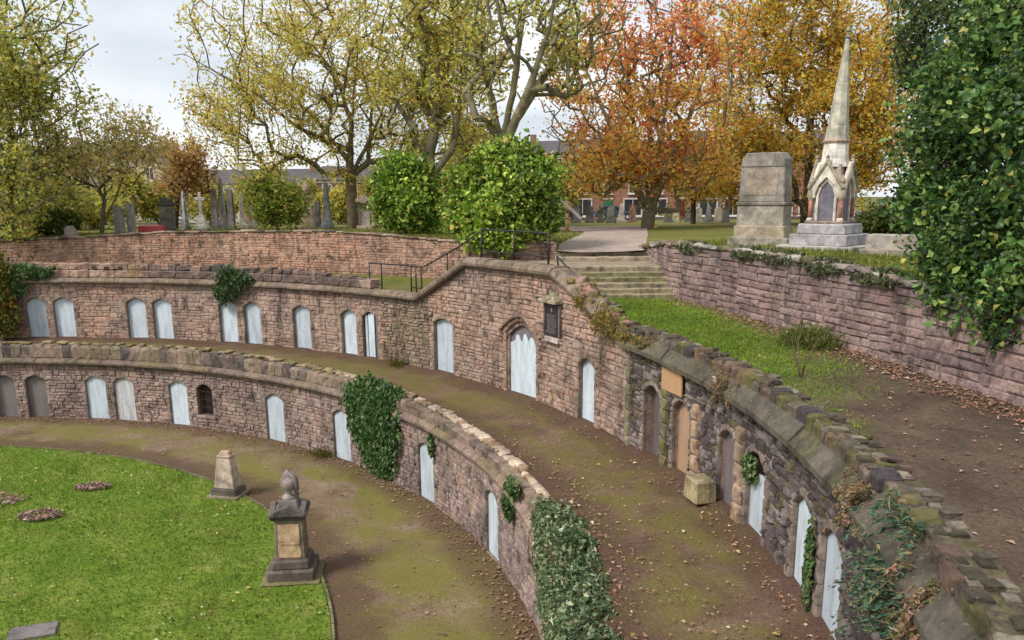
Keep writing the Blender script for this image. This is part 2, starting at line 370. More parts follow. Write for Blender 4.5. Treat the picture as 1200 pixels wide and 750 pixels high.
# lawn edging: a thin ring of kerb lengths
edge = tag(empty('lawn_edging'), 'thin pale kerb curving round the rim of the lawn', 'kerb')
KERB = stone_mat('kerb_stone', 'object', .2, .5)
ke = MB().box((0, 0, 0), (1, 1, 1)).mesh('kerb_length', bevel=.03)
n_k = 110
for i in range(n_k):
    a = lerp(-12, 108, (i + .5) / n_k); ln = RG * math.radians(120 / n_k); r = math.radians(a)
    M = Matrix.Translation((RG * math.cos(r), RG * math.sin(r), .02)) @ Matrix.Rotation(r + math.pi / 2 + random.uniform(-.012, .012), 4, 'Z') @ Matrix.Diagonal((ln - .02, .07, .12 + random.uniform(-.02, .02), 1))
    link('kerb_length', ke, KERB, edge, M, mixc((.20, .16, .11), (.13, .14, .05), random.random()))

# ------------------------------------------------------------------ stones
def stone_variant(i, round_=.0):
    r = random.Random(100 + i); e = .43; pts = []
    ring = [(-.5, -.5), (0, -.5), (.5, -.5), (.5, 0), (.5, .5), (0, .5), (-.5, .5), (-.5, 0)]
    J = lambda a: r.uniform(-a, a)
    V = [(x * .99 + J(.012), -1, z * .99 + J(.02)) for x, z in ring]
    V += [(x * (1 - round_) + J(.018), r.uniform(.1, .45), z * (1 - round_) + J(.03)) for x, z in ring]
    V += [(x * (.87 - round_) + J(.03), r.uniform(.7, 1.0), z * (.76 - round_) + J(.05)) for x, z in ring]
    V.append((J(.12), r.uniform(.9, 1.15), J(.1)))
    F = []
    for k in range(8):
        j = (k + 1) % 8; F += [(k, j, 8 + j), (k, 8 + j, 8 + k), (8 + k, 8 + j, 16 + j), (8 + k, 16 + j, 16 + k), (16 + k, 16 + j, 24)]
    return np.array(V), np.array(F)[:, ::-1]
VAR = [stone_variant(i) for i in range(10)]
def solid_variant(i, jit=.05, ch=.82):
    """a free-standing block: all six sides, chipped"""
    r = random.Random(300 + i); J = lambda a: r.uniform(-a, a); V = []; F = []
    lev = [(-.5, ch), (-.36, 1.0), (.05, 1.0), (.36, 1.0), (.5, ch)]; ring = [(-.5, -.5), (0, -.5), (.5, -.5), (.5, 0), (.5, .5), (0, .5), (-.5, .5), (-.5, 0)]
    for z, s in lev:
        for x, y in ring: V.append((x * s + J(jit), y * s + J(jit), z + J(jit * .8)))
    for l in range(4):
        for k in range(8): j = (k + 1) % 8; a = l * 8; F += [(a + k, a + j, a + 8 + j), (a + k, a + 8 + j, a + 8 + k)]
    V.append((0, 0, .5 + J(.06))); V.append((0, 0, -.5))
    for k in range(8): j = (k + 1) % 8; F += [(32 + k, 32 + j, 40), (j, k, 41)]
    return np.array(V), np.array(F)
SOL = [solid_variant(i) for i in range(8)]
ROUGH = [solid_variant(20 + i, .10, .74) for i in range(8)]
_mesh_cache = {}
def var_mesh(tagname, i, V, F):
    k = (tagname, i)
    if k not in _mesh_cache: _mesh_cache[k] = npmesh(tagname, V, F, smooth_=tagname.startswith('rough'))
    return _mesh_cache[k]
def frame(P, s, z, off=0, tilt=0, yaw=0, roll=0):
    p, t, n = P(s); M = Matrix(((t.x, n.x, 0, p.x + n.x * off), (t.y, n.y, 0, p.y + n.y * off), (0, 0, 1, z), (0, 0, 0, 1)))
    return M @ Matrix.Rotation(tilt, 4, 'Y') @ Matrix.Rotation(yaw, 4, 'Z') @ Matrix.Rotation(roll, 4, 'X')
class Batch:
    def __init__(s, name, kind, parent, mat_o, mat_v, limit=290): s.__dict__.update(name=name, kind=kind, parent=parent, mo=mat_o, mv=mat_v, limit=limit); s.items = []
    def add(s, M, scale, color): s.items.append((M @ Matrix.Diagonal((*scale, 1)), random.randrange(8), color))
    def flush(s, stuff_name):
        tab = {'face': VAR, 'solid': SOL, 'rough': ROUGH}[s.kind]
        s.items.sort(key=lambda it: (it[0].translation - CAM).length + (0 if in_view(it[0].translation) else 500))
        for M, i, c in s.items[:s.limit]:
            me = var_mesh(s.kind + '_' + s.mo.name, i, *tab[i]); link(s.name, me, s.mo, s.parent, M, c)
        rest = s.items[s.limit:]
        if rest:
            Vs, Fs, Cs = [], [], []; b = 0
            for M, i, c in rest:
                V, F = tab[i]; A = np.array(M); Vs.append(V @ A[:3, :3].T + A[:3, 3]); Fs.append(F + b); b += len(V); Cs.append(np.tile(np.array(c[:3]), (len(V), 1)))
            o = link(stuff_name, npmesh(stuff_name, np.concatenate(Vs), np.concatenate(Fs), np.concatenate(Cs), s.kind == 'rough'), s.mv, s.parent); o['kind'] = 'stuff'

class Opening:
    def __init__(s, sc, w, z0, z1, rise=.26, recess=.14, depth=.38): s.sc, s.hw, s.z0, s.z1, s.rise, s.recess, s.depth = sc, w / 2, z0, z1, rise, recess, depth; s.hs = z1 - rise
    def top(s, q):
        q = min(1, abs(q)); return s.hs + s.rise * (1 - q ** 1.75)
    def half_at(s, z):
        if z < s.z0 or z > s.z1: return 0
        if z <= s.hs: return s.hw
        return s.hw * (1 - (z - s.hs) / s.rise) ** (1 / 1.75)
def wall_core(name, P, parent, zb, zt, opens, thick, mat, zback, step=.3):
    """mortar body of a wall: face with openings, their reveals, top and back"""
    V, F = [], []
    def pt(s, off, z): p, t, n = P(s); V.append((p.x + n.x * off, p.y + n.y * off, z)); return len(V) - 1
    def quad(*a): F.append(a)
    f0 = -.035
    cuts = []; s = P.s0
    for o in sorted(opens, key=lambda o: o.sc):
        a, b = o.sc - o.hw, o.sc + o.hw
        n = max(1, int((a - s) / step)); cuts += [(lerp(s, a, i / n), lerp(s, a, (i + 1) / n), None) for i in range(n)]
        cuts += [(lerp(a, b, i / 12), lerp(a, b, (i + 1) / 12), o) for i in range(12)]; s = b
    n = max(1, int((P.s1 - s) / step)); cuts += [(lerp(s, P.s1, i / n), lerp(s, P.s1, (i + 1) / n), None) for i in range(n)]
    for a, b, o in cuts:
        ta, tb = zt(a), zt(b); za, zb_ = zb(a), zb(b)
        if o is None: quad(pt(a, f0, za), pt(b, f0, zb_), pt(b, f0, tb), pt(a, f0, ta))
        else:
            ua, ub = o.top((a - o.sc) / o.hw), o.top((b - o.sc) / o.hw)
            quad(pt(a, f0, ua), pt(b, f0, ub), pt(b, f0, tb), pt(a, f0, ta))
            quad(pt(a, f0, ua), pt(a, -o.depth, ua), pt(b, -o.depth, ub), pt(b, f0, ub))
            quad(pt(a, -o.depth, za), pt(b, -o.depth, zb_), pt(b, -o.depth, ub), pt(a, -o.depth, ua))
            if o.z0 > za + .2:
                quad(pt(a, f0, za), pt(b, f0, zb_), pt(b, f0, o.z0), pt(a, f0, o.z0)); quad(pt(a, f0, o.z0), pt(b, f0, o.z0), pt(b, -o.depth, o.z0), pt(a, -o.depth, o.z0))
        quad(pt(a, f0, ta), pt(b, f0, tb), pt(b, -thick, tb), pt(a, -thick, ta)); quad(pt(b, -thick, zback(b)), pt(a, -thick, zback(a)), pt(a, -thick, ta), pt(b, -thick, tb))
    for o in opens:
        for sg in (-1, 1):
            s = o.sc + sg * o.hw; quad(pt(s, f0, zb(s)), pt(s, -o.depth, zb(s)), pt(s, -o.depth, o.hs), pt(s, f0, o.hs))
    return link(name, npmesh(name, V, F), mat, parent)
def lay_stones(batch, P, zb, zt, opens, hrange, lrange, colf, joint=.018, proud=(.03, .07), jit=1.0, s0=None, s1=None, zlo=None, zhi=None):
    """random rubble brought to courses: short panels whose courses do not line up with their neighbours"""
    s0 = P.s0 if s0 is None else s0; s1 = P.s1 if s1 is None else s1; cuts = [s0]
    while cuts[-1] < s1 - 2.2: cuts.append(cuts[-1] + random.uniform(1.0, 2.8))
    cuts.append(s1)
    wob = lambda c, z: c if c in (s0, s1) else c + .32 * mnoise.noise(Vector((c * 3.7, z * 3.1, 0)))
    for pa, pb in zip(cuts, cuts[1:]):
        z = (zlo if zlo is not None else min(zb(lerp(pa, pb, i / 10)) for i in range(11))) - random.uniform(0, .1)
        zmax = max(zt(lerp(pa, pb, i / 10)) for i in range(11))
        while z < zmax - .02:
            h = random.uniform(*hrange) * random.choice((.75, 1, 1, 1.25)); h = zmax - z if zmax - z < h * 1.35 else h
            zm = z + h / 2; e0, e1 = wob(pa, zm), wob(pb, zm); s = e0
            while s < e1 - .02:
                ln = random.uniform(*lrange) * (1.0 + .5 * (random.random() < .2))
                if e1 - s - ln < lrange[0] * .6: ln = e1 - s
                segs = [(s, min(s + ln, e1))]
                for o in opens:
                    if o.sc + o.hw < s or o.sc - o.hw > s + ln: continue
                    hw = max(o.half_at(zm), o.half_at(z + h * .1), o.half_at(z + h * .9))
                    if hw <= 0: continue
                    lo, hi = o.sc - hw - .01, o.sc + hw + .01; ns = []
                    for a, b in segs:
                        if b <= lo or a >= hi: ns.append((a, b)); continue
                        if a < lo: ns.append((a, lo))
                        if b > hi: ns.append((hi, b))
                    segs = ns
                for a, b in segs:
                    if b - a < .06: continue
                    m = (a + b) / 2; top, bot = min(zt(a), zt(b)), zb(m); z0_, z1_ = max(z, bot - .1), min(z + h, top)
                    if z1_ - z0_ < .05: continue
                    parts = [(z0_, z1_)]
                    if z1_ - z0_ > hrange[1] * .95 and random.random() < .35: k = lerp(z0_, z1_, random.uniform(.4, .6)); parts = [(z0_, k), (k, z1_)]
                    for c0, c1 in parts:
                        d = random.uniform(*proud) * (.35 if random.random() < .12 else 1)
                        M = frame(P, m, (c0 + c1) / 2 + random.uniform(-.01, .01) * jit, -.03, random.gauss(0, .016) * jit, random.gauss(0, .018) * jit, random.gauss(0, .025) * jit)
                        batch.add(M, (b - a - joint * random.uniform(.5, 1.7), d, c1 - c0 - joint * random.uniform(.5, 1.6)), colf(m, (c0 + c1) / 2))
                s += ln
            z += h
def door_trim(P, o, parent, colf, ring=.17, jamb=True, nv=7, proud=.05, zb=None):
    """arch stones and jamb stones round an opening"""
    for k in range(nv):
        a, b = -1 + 2 * k / nv, -1 + 2 * (k + 1) / nv
        xa, za, xb, zb_ = a * o.hw * 1.03, o.top(a), b * o.hw * 1.03, o.top(b)
        ang = math.atan2(zb_ - za, xb - xa); ln = math.hypot(xb - xa, zb_ - za)
        mx_, mz = (xa + xb) / 2 - math.sin(ang) * ring / 2, (za + zb_) / 2 + math.cos(ang) * ring / 2
        i = random.randrange(8)
        link('voussoir', var_mesh('face_' + DRESS_O.name, i, *VAR[i]), DRESS_O, parent, frame(P, o.sc + mx_, mz, -.03, -ang) @ Matrix.Diagonal((ln * 1.12 - .01, proud + .01 * (k % 2), ring, 1)), colf(o.sc, o.z1))
    if jamb:
        for sg in (-1, 1):
            z = zb(o.sc) if zb else o.z0
            while z < o.hs - .05:
                h = min(random.uniform(.26, .42), o.hs - z); wd = random.uniform(.12, .22); i = random.randrange(8)
                link('jamb_stone', var_mesh('face_' + DRESS_O.name, i, *VAR[i]), DRESS_O, parent, frame(P, o.sc + sg * (o.hw + wd / 2 - .012), z + h / 2, -.03) @ Matrix.Diagonal((wd, proud + random.uniform(-.008, .006), h - .012, 1)), colf(o.sc, z)); z += h
def door_panel(P, o, parent, mat, name='door_panel', label=None, recess=None, ztop=None, z0=None, wscale=.995):
    rc = o.recess if recess is None else recess; z0 = o.z0 - .12 if z0 is None else z0; poly = [(-o.hw * wscale, z0), (o.hw * wscale, z0)]
    if ztop is None:
        for k in range(13): q = 1 - 2 * k / 12; poly.append((q * o.hw * wscale, o.top(q) - .015))
    else: poly += [(o.hw * wscale, ztop), (-o.hw * wscale, ztop)]
    ob = MB().prism([(-x, z) for x, z in poly][::-1], .0, .035).build(name, mat, parent)
    M = frame(P, o.sc, 0, -rc, 0, random.uniform(-.012, .012), 0); ob.matrix_local = M
    if label: ob['label'] = label
    return ob
def course_along(name, P, pts, prof, parent, mat, lrange, colf, gap=.012, drop=0, jitter=.006, close=True):
    """pieces of a moulding laid end to end along (s, z) points; prof = (out, up) polygon"""
    n = len(prof); V = [(-.5, y, z) for y, z in prof] + [(.5, y, z) for y, z in prof]
    F = [tuple(range(n))[::-1], tuple(range(n, 2 * n))] + [(i, (i + 1) % n, n + (i + 1) % n, n + i) for i in range(n)]
    me = bpy.data.meshes.new(name); me.from_pydata(V, [], F); me.update()
    if me.polygons[2].normal.z > 0 and prof[0][1] < prof[-1][1]: me.flip_normals()
    for (s0, z0), (s1, z1) in zip(pts, pts[1:]):
        s = s0
        while s < s1 - .02:
            l = min(random.uniform(*lrange), s1 - s); l = s1 - s if s1 - s - l < .25 else l
            if random.random() >= drop:
                m = s + l / 2; k = (m - s0) / (s1 - s0); tl = -math.atan2(z1 - z0, s1 - s0); ll = l / math.cos(tl)
                M = frame(P, m, lerp(z0, z1, k) + random.uniform(-jitter, jitter), random.uniform(-jitter, jitter), tl, random.gauss(0, .004)) @ Matrix.Diagonal((ll - gap, 1, random.uniform(.96, 1.04), 1))
                link(name, me, mat, parent, M, colf(m, lerp(z0, z1, k)))
            s += l

PINK, BUFF, MAUVE, DARK, MOSS, PALE = (.40, .235, .175), (.40, .295, .215), (.22, .165, .165), (.085, .07, .068), (.15, .135, .035), (.46, .40, .33)
def stone_colour(dark, moss=.0):
    def f(s, z):
        r = random.random(); n_ = fbm(s * .35, z * .8, 2)
        c = mixc(PINK, BUFF, random.random() ** 2)
        c = mixc(c, MAUVE, dark(s) * .85 + n_ * .35 + random.uniform(-.25, .25))
        if r < .05 + .09 * dark(s): c = mixc(c, DARK, random.uniform(.3, .85))
        elif r > .945: c = mixc(c, PALE, .6)
        if random.random() < moss: c = mixc(c, MOSS, random.uniform(.2, .7))
        v = random.uniform(.78, 1.14); return tuple(x * v for x in c)
    return f

# ------------------------------------------------------------------ upper catacomb wall
upper = tag(empty('catacomb_wall', (0, 0, 0)), 'upper curved sandstone catacomb wall with blocked doors and raised central gable', 'wall')
S = ARC_U.s_of
GAB = [(S(-32), Z_UC), (S(19.4), Z_UC), (S(28.3), 7.27), (S(39.4), 7.27), (S(45.6), Z_UC), (S(125), Z_UC)]
def zt_u(s): return interp(s, GAB)
def zb_u(s): return zwalk(math.degrees(s / RU)) - .15
def dark_u(s): return .12 + .75 * smooth(24, 15, math.degrees(s / RU)) + .3 * smooth(51, 49, math.degrees(s / RU)) * smooth(43.5, 45, math.degrees(s / RU))
col_u = stone_colour(dark_u, .05)
def col_ru(s, z):
    c = col_u(s, z); d = math.degrees(s / RU)
    if 44.5 < d < 50.5: c = mixc(c, (.17, .15, .085), .5)
    if d < 19: c = mixc(c, random.choice(((.19, .165, .165), (.115, .10, .045), (.06, .048, .055), (.10, .08, .092), (.25, .22, .205), (.085, .068, .075))), .85); c = tuple(x * .82 for x in c)
    return c
UD = [(90.55, 1.0, 'w'), (87.75, 1.03, 'w'), (80.0, 1.05, 'w'), (77.1, 1.05, 'w'), (69.5, 1.03, 'w'), (66.6, 1.0, 'w'), (60.6, 1.05, 'w'), (54.7, .95, 'w'), (52.0, .95, 'half'), (42.6, 1.22, 'w'), (24.3, 1.0, 'w'),
      (16.25, 1.0, 'open'), (12.7, 1.0, 'tan'), (7.4, .95, 'mauve'), (4.3, 1.0, 'ivy'), (-.66, .95, 'w'), (-3.55, 1.0, 'w'), (-13.5, 1.0, 'w'), (-16.5, 1.0, 'w'), (101, 1.0, 'w'), (98, 1.0, 'w')]
opens_u = []
for a, wd, k in UD:
    z0 = zwalk(a) + .02; o = Opening(S(a), wd, z0, 5.02 if a < 40 else (5.17 if a < 44 else 5.03), .27 if wd < 1.1 else .2, .2 if a > 20 else .13); o.k = k; o.a = a; opens_u.append(o)
main = Opening(S(32.55), 1.86, zwalk(32.6), 5.62, .5, .10, .24); main.k = 'main'; main.a = 32.6; opens_u.append(main)
wall_core('wall_body', ARC_U, upper, zb_u, zt_u, opens_u, .5, MORTAR, lambda s: 5.2)
soft_u = lambda s, z: mixc(col_ru(s, z), mixc((.37, .235, .18), (.27, .21, .185), .5 + 1.2 * fbm(s * .3, z * .5, 4)), .55)
bat = Batch('stone', 'face', upper, STONE_LO, STONE_LV, 70); batd = Batch('stone', 'face', upper, STONE_DO, STONE_DV, 225)
lay_stones(bat, ARC_U, zb_u, lambda s: zt_u(s) - .01, opens_u, (.13, .24), (.2, .6), soft_u, joint=.010, proud=(.03, .055), s0=S(50.5), zlo=2.85)
lay_stones(bat, ARC_U, zb_u, lambda s: zt_u(s) - .01, opens_u, (.10, .2), (.16, .42), col_ru, joint=.024, proud=(.025, .085), jit=2, s0=S(44.5), s1=S(50.5), zlo=2.85)
lay_stones(bat, ARC_U, zb_u, lambda s: zt_u(s) - .01, opens_u, (.12, .22), (.2, .55), soft_u, joint=.014, proud=(.03, .07), jit=1.4, s0=S(19), s1=S(44.5), zlo=2.85)
lay_stones(batd, ARC_U, zb_u, lambda s: zt_u(s) - .01, opens_u, (.09, .19), (.14, .42), col_ru, joint=.028, proud=(.02, .10), jit=2.4, s1=S(19), zlo=2.85)
bat.flush('distant_stonework'); batd.flush('distant_stonework')
dress = lambda s, z: mixc(mixc((.33, .23, .175), (.24, .19, .17), dark_u(s)), (.20, .17, .13), random.random() * .7)
for o in opens_u:
    if o.k == 'main':
        door_trim(ARC_U, o, upper, lambda s, z: mixc((.36, .23, .16), (.26, .18, .14), random.random()), .24, True, 9, .075, zb_u)
        # inner order of the portal, tympanum and the big panel
        inner = Opening(o.sc, 1.72, o.z0, 5.46, .42); 
        for k in range(8):
            a, b = -1 + k / 4, -1 + (k + 1) / 4; xa, za, xb, zb_ = a * .86, inner.top(a), b * .86, inner.top(b); an = math.atan2(zb_ - za, xb - xa)
            link('voussoir', var_mesh('face_' + DRESS_O.name, k, *VAR[k]), DRESS_O, upper, frame(ARC_U, o.sc + (xa + xb) / 2 - math.sin(an) * .1, (za + zb_) / 2 + math.cos(an) * .1, -.13, -an) @ Matrix.Diagonal((math.hypot(xb - xa, zb_ - za) * 1.1, .09, .2, 1)), (.26, .19, .15))
        for sg in (-1, 1):
            link('jamb_stone', var_mesh('face_' + DRESS_O.name, 1, *VAR[1]), DRESS_O, upper, frame(ARC_U, o.sc + sg * .895, 4.0, -.13) @ Matrix.Diagonal((.08, .09, 2.1, 1)), (.30, .21, .16))
        door_panel(ARC_U, inner, upper, PANEL_MAUVE, 'tympanum', None, .2)
        pn = [(-.75, 2.9), (.75, 2.9), (.75, 4.86), (.66, 4.92), (.60, 4.82), (.52, 5.02), (.40, 5.12), (.30, 5.10), (.22, 4.93), (.15, 5.06), (.06, 5.20), (-.04, 5.16), (-.10, 4.95), (-.17, 4.88), (-.25, 5.0), (-.34, 5.12), (-.45, 5.08), (-.5, 4.9), (-.62, 4.84), (-.75, 4.80)]
        ob = MB().prism([(-x, z) for x, z in pn][::-1], 0, .03).build('door_panel', PANEL, upper); ob.matrix_local = frame(ARC_U, o.sc, 0, -.15); ob.scale = (1.14, 1, 1); ob['label'] = 'wide pale blue panel with ragged top edge in the central doorway'
        hood = [(q / 8 * 1.24, o.hs + .02 + .62 * (1 - abs(q / 8) ** 1.6)) for q in range(-8, 9)]
        for (x0, z0), (x1, z1) in zip(hood, hood[1:]):
            an = math.atan2(z1 - z0, x1 - x0); i = random.randrange(8)
            link('hood_mould', var_mesh('face_' + DRESS_O.name, i, *VAR[i]), DRESS_O, upper, frame(ARC_U, o.sc + (x0 + x1) / 2, (z0 + z1) / 2 + .06, -.02, -an) @ Matrix.Diagonal((math.hypot(x1 - x0, z1 - z0) * 1.06, .15, .1, 1)), (.30, .2, .155))
        continue
    door_trim(ARC_U, o, upper, dress, .15, True, 6 if o.a > 45 else 7, .05, zb_u)
    if o.k == 'w': door_panel(ARC_U, o, upper, PANEL)
    elif o.k == 'half':
        door_panel(ARC_U, o, upper, PANEL_GREY, 'back_slab', None, .2); door_panel(ARC_U, Opening(o.sc + .02, .36, o.z0, 5.0, .1), upper, PANEL, 'door_panel', 'narrow pale panel standing in the doorway', .13)
        door_panel(ARC_U, Opening(o.sc + .30, .13, o.z0, 4.9, .05), upper, PANEL, 'door_panel', None, .12)
    elif o.k == 'open': door_panel(ARC_U, Opening(o.sc - .06, .82, o.z0, 4.9, .2), upper, PANEL_MAUVE, 'door_slab', 'grey stone slab set back in a dark doorway', .30)
    elif o.k == 'tan': door_panel(ARC_U, o, upper, PANEL_TAN, 'door_slab', 'tan stone slab in the doorway below the ochre board', .2)
    elif o.k == 'mauve': door_panel(ARC_U, o, upper, PANEL_MAUVE, 'door_slab', None, .18)
    elif o.k == 'ivy': door_panel(ARC_U, o, upper, PANEL, 'door_panel', None, .16, ztop=4.55)
# pilaster strips between the tombs on the right
for a, wd, c in ((14.5, .34, (.16, .14, .05)), (10.9, .3, (.38, .25, .16)), (5.85, .36, (.36, .25, .17)), (18.9, .25, (.2, .17, .1))):
    z = zwalk(a) - .05
    while z < 5.0:
        h = random.uniform(.3, .5); i = random.randrange(8); link('pilaster_stone', var_mesh('face_' + DRESS_O.name, i, *VAR[i]), DRESS_O, upper, frame(ARC_U, S(a), z + h / 2, -.02) @ Matrix.Diagonal((wd, .13, h - .01, 1)), mixc(c, (.2, .17, .14), random.random() * .4)); z += h
# string course / cornice following wall and gable
col_cor = lambda s, z: (lambda d: mixc(mixc((.21, .155, .12), (.105, .09, .075), smooth(24, 14, d)), (.10, .095, .03), random.random() ** 2 * (.55 if d < 24 else .35)))(math.degrees(s / RU))
PROF_U = [(-.15, 0), (.17, .0), (.25, .05), (.26, .12), (.12, .27), (-.15, .30)]
PROF_G = [(-.55, 0), (.15, .0), (.23, .06), (.25, .15), (.17, .27), (-.05, .33), (-.55, .30)]
PROF_R = [(-.15, 0), (.17, .0), (.26, .05), (.27, .16), (.03, .42), (-.15, .44)]
course_along('cornice_stone', ARC_U, [(S(-32), Z_UC), (S(19.4), Z_UC)], PROF_R, upper, DRESS_O, (.8, 1.5), col_cor, jitter=.014)
course_along('coping_stone', ARC_U, GAB[1:5], PROF_G, upper, DRESS_O, (.55, 1.0), col_cor)
course_along('cornice_stone', ARC_U, GAB[4:], PROF_U, upper, DRESS_O, (.8, 1.3), col_cor)
# parapet
par = Batch('parapet_stone', 'solid', upper, STONE_O, STONE_V, 170); parb = Batch('parapet_stone', 'solid', upper, STONE_DO, STONE_DV, 120); parr = Batch('rubble_stone', 'rough', upper, STONE_DO, STONE_DV, 290)
def put(b, P, s, z0, l, h, d, off, c, j=.03): b.add(frame(P, s, z0 + h / 2, off, random.gauss(0, j), random.gauss(0, j), random.gauss(0, j)), (l, d, h), c)
s = S(51.5)
while s < S(124):
    l = random.uniform(.4, .75); d = math.degrees(s / RU); c = col_u(s, 6)
    dk = 1 if (52 < d < 78) else 0
    put(par, ARC_U, s + l / 2, 6.02, l, .36, .5, -.17, mixc(c, (.075, .06, .055), .75 * dk + random.uniform(-.1, .15)), .015)
    top = interp(d, [(51, .0), (56, .16), (63, .28), (72, .32), (90, .34)])
    if dk:
        if random.random() < .86 and top > .05: put(par, ARC_U, s + l / 2, 6.38, l - .06, top * random.uniform(.7, 1.05), .42, -.22, mixc(c, (.06, .05, .048), random.uniform(.35, .95)), .04)
    else:
        put(par, ARC_U, s + l / 2, 6.38, l - .02, top * random.uniform(.9, 1.0), .5, -.2, mixc(c, (.24, .16, .12), .6), .015)
        if random.random() < .55: put(par, ARC_U, s + l / 2, 6.42, .2, .13, .18, .02, (.06, .045, .04), .03)
    s += l
# ragged right parapet: broken blocks and rubble with a pale crumbled top edge
RPC = ((.075, .06, .068), (.115, .09, .085), (.15, .095, .07), (.10, .09, .035), (.055, .045, .05), (.13, .10, .08), (.075, .058, .05))
bed = MB()
for k in range(170):
    a, b = lerp(S(-31.5), S(19.8), k / 170), lerp(S(-31.5), S(19.8), (k + 1) / 170); (pa, _, na), (pb, _, nb) = ARC_U(a), ARC_U(b); ha, hb = (6.34 + .05 * fbm(x * 1.3, 0, 2) for x in (a, b)); q4 = lambda o1, z1, o2, z2: [(pa + na * o1)[:2] + (z1[0],), (pb + nb * o1)[:2] + (z1[1],), (pb + nb * o2)[:2] + (z2[1],), (pa + na * o2)[:2] + (z2[0],)]
    for o1, z1, o2, z2 in ((-.03, (6.0, 6.0), -.07, (ha, hb)), (-.07, (ha, hb), -.5, (ha - .02, hb - .02)), (-.5, (ha - .02, hb - .02), -.62, (5.3, 5.3))): bed.add([tuple(v) for v in q4(o1, z1, o2, z2)], [(0, 1, 2, 3)])
bed.build('parapet_bed', simple('soil_and_moss', (.10, .08, .055), .95, .6, 7, .1, dirt=((.10, .095, .03), 2.0, .8), bstr=1.0, bscale=22), upper)
s = S(-31)
while s < S(20):
    l = random.uniform(.22, .55); r = random.random(); ic = int(.5 + 3 * (1 + fbm(s * .8, 0, 5))) + random.choice((-1, 0, 1)); c = mixc(RPC[ic % 7], MOSS, .6 * random.random() ** 4)
    if r < .9: put(parb, ARC_U, s + l / 2, 6.01, l - .025, random.uniform(.3, .4), .3, -.13 + random.uniform(-.03, .03), c, .03)
    for k in range(3): put(parb, ARC_U, s + random.uniform(-.05, l), 6.29 + random.uniform(-.02, .03), random.uniform(.08, .24), random.uniform(.05, .10), random.uniform(.1, .24), -.14 - .14 * k + random.uniform(-.07, .07), random.choice(((.13, .105, .075), (.09, .085, .03), (.085, .066, .05), (.16, .13, .095), (.06, .052, .03), (.09, .06, .048), (.22, .19, .14))), .1)
    s += l
# tumbled stones down the right rake
for k in range(60):
    a = random.uniform(18.5, 26.5); z = interp(S(a), GAB) + .2
    put(parr, ARC_U, S(a), z, random.uniform(.18, .42), random.uniform(.12, .3), random.uniform(.2, .4), -.25 + random.uniform(-.2, .25), random.choice(((.28, .16, .12), (.22, .18, .12), (.15, .135, .04), (.30, .2, .15))), .2)
par.flush('distant_parapet'); parb.flush('distant_parapet'); parr.flush('parapet_rubble')

# things fixed to the upper wall
pl = tag(empty('wall_plaque'), 'black inscribed plaque with stone hood beside the central doorway', 'plaque')
PS, PZ = S(28.4), 5.93
MB().box((0, 0, 0), (.80, .06, 1.02)).build('tablet', PLAQUE, pl, bevel=.012)
m = MB().lathe((0, 0, 0), [(.02, 0), (.045, .04), (.05, .09), (.03, .14), (.012, .18)], 8).build('emblem', PLAQUE_INK, pl); m.location = (0, .035, .24); m.scale = (1, .25, 1)
ink = MB()
for r_ in range(13):
    x = -.3 + random.uniform(0, .12)
    while x < .26:
        l = random.uniform(.03, .09); ink.box((x + l / 2, .034, .17 - r_ * .049), (l, .006, .018)); x += l + .02
ink.build('lettering', PLAQUE_INK, pl)
hd = MB(); hd.box((0, .06, .60), (1.0, .34, .12)); hd.box((0, .02, .71), (.72, .30, .12), 0, .8); hd.box((0, -.02, .82), (.4, .24, .12), 0, .5); hd.build('stone_hood', DRESS_O, pl, bevel=.02, color=(.34, .30, .2))
MB().box((0, .0, -.63), (.82, .14, .17)).build('base_block', DRESS_O, pl, bevel=.015, color=(.47, .40, .36))
for x in (-.45, .45): MB().box((x, 0, 0), (.08, .1, 1.0)).build('side_moulding', DRESS_O, pl, bevel=.01, color=(.17, .12, .11))
pl.matrix_world = frame(ARC_U, PS, PZ, .07)
bd = tag(MB().box((0, 0, 0), (1.12, .05, .56)).build('ochre_board', RUST, None, bevel=.008), 'plain ochre board fixed under the cornice above a doorway', 'board'); bd.matrix_world = frame(ARC_U, S(13.55), 5.42, .09, .03)

# ------------------------------------------------------------------ lower catacomb wall
lower = tag(empty('catacomb_wall'), 'lower curved sandstone catacomb wall round the lawn with blocked doors', 'wall')
SL = ARC_L.s_of
def dark_l(s): return .30 + .35 * smooth(60, 30, math.degrees(s / RL))
col_l0 = stone_colour(dark_l, .06)
col_l = lambda s, z: mixc(col_l0(s, z), (.30, .27, .25), .22)
zb_l = lambda s: -.12
LD = [(90.1, .98, 'g'), (86.65, 1.0, 'g'), (79.7, 1.04, 'w'), (76.3, 1.04, 'smear'), (69.4, 1.0, 'w'), (65.9, .9, 'window'), (56.2, 1.1, 'w'), (46.3, 1.1, 'w'), (32.7, 1.12, 'w'), (20.7, 1.05, 'w'), (98, 1, 'g'), (94.5, 1, 'g'), (8, 1, 'w'), (-4, 1, 'w')]
opens_l = []
for a, wd, k in LD:
    o = Opening(SL(a), wd, .56 if k == 'window' else .0, 1.95, .26, .12); o.k = k; o.a = a; opens_l.append(o)
wall_core('wall_body', ARC_L, lower, zb_l, lambda s: Z_LC, opens_l, .5, MORTAR, lambda s: 2.6)
bat = Batch('stone', 'face', lower, STONE_LO, STONE_LV, 295)
lay_stones(bat, ARC_L, zb_l, lambda s: Z_LC - .005, opens_l, (.12, .22), (.18, .5), lambda s, z: mixc(col_l(s, z), mixc((.29, .205, .175), (.22, .175, .165), .5 + fbm(s * .3, z * .5, 6)), .42), joint=.016, proud=(.03, .075), jit=1.6, zlo=-.12)
bat.flush('distant_stonework')
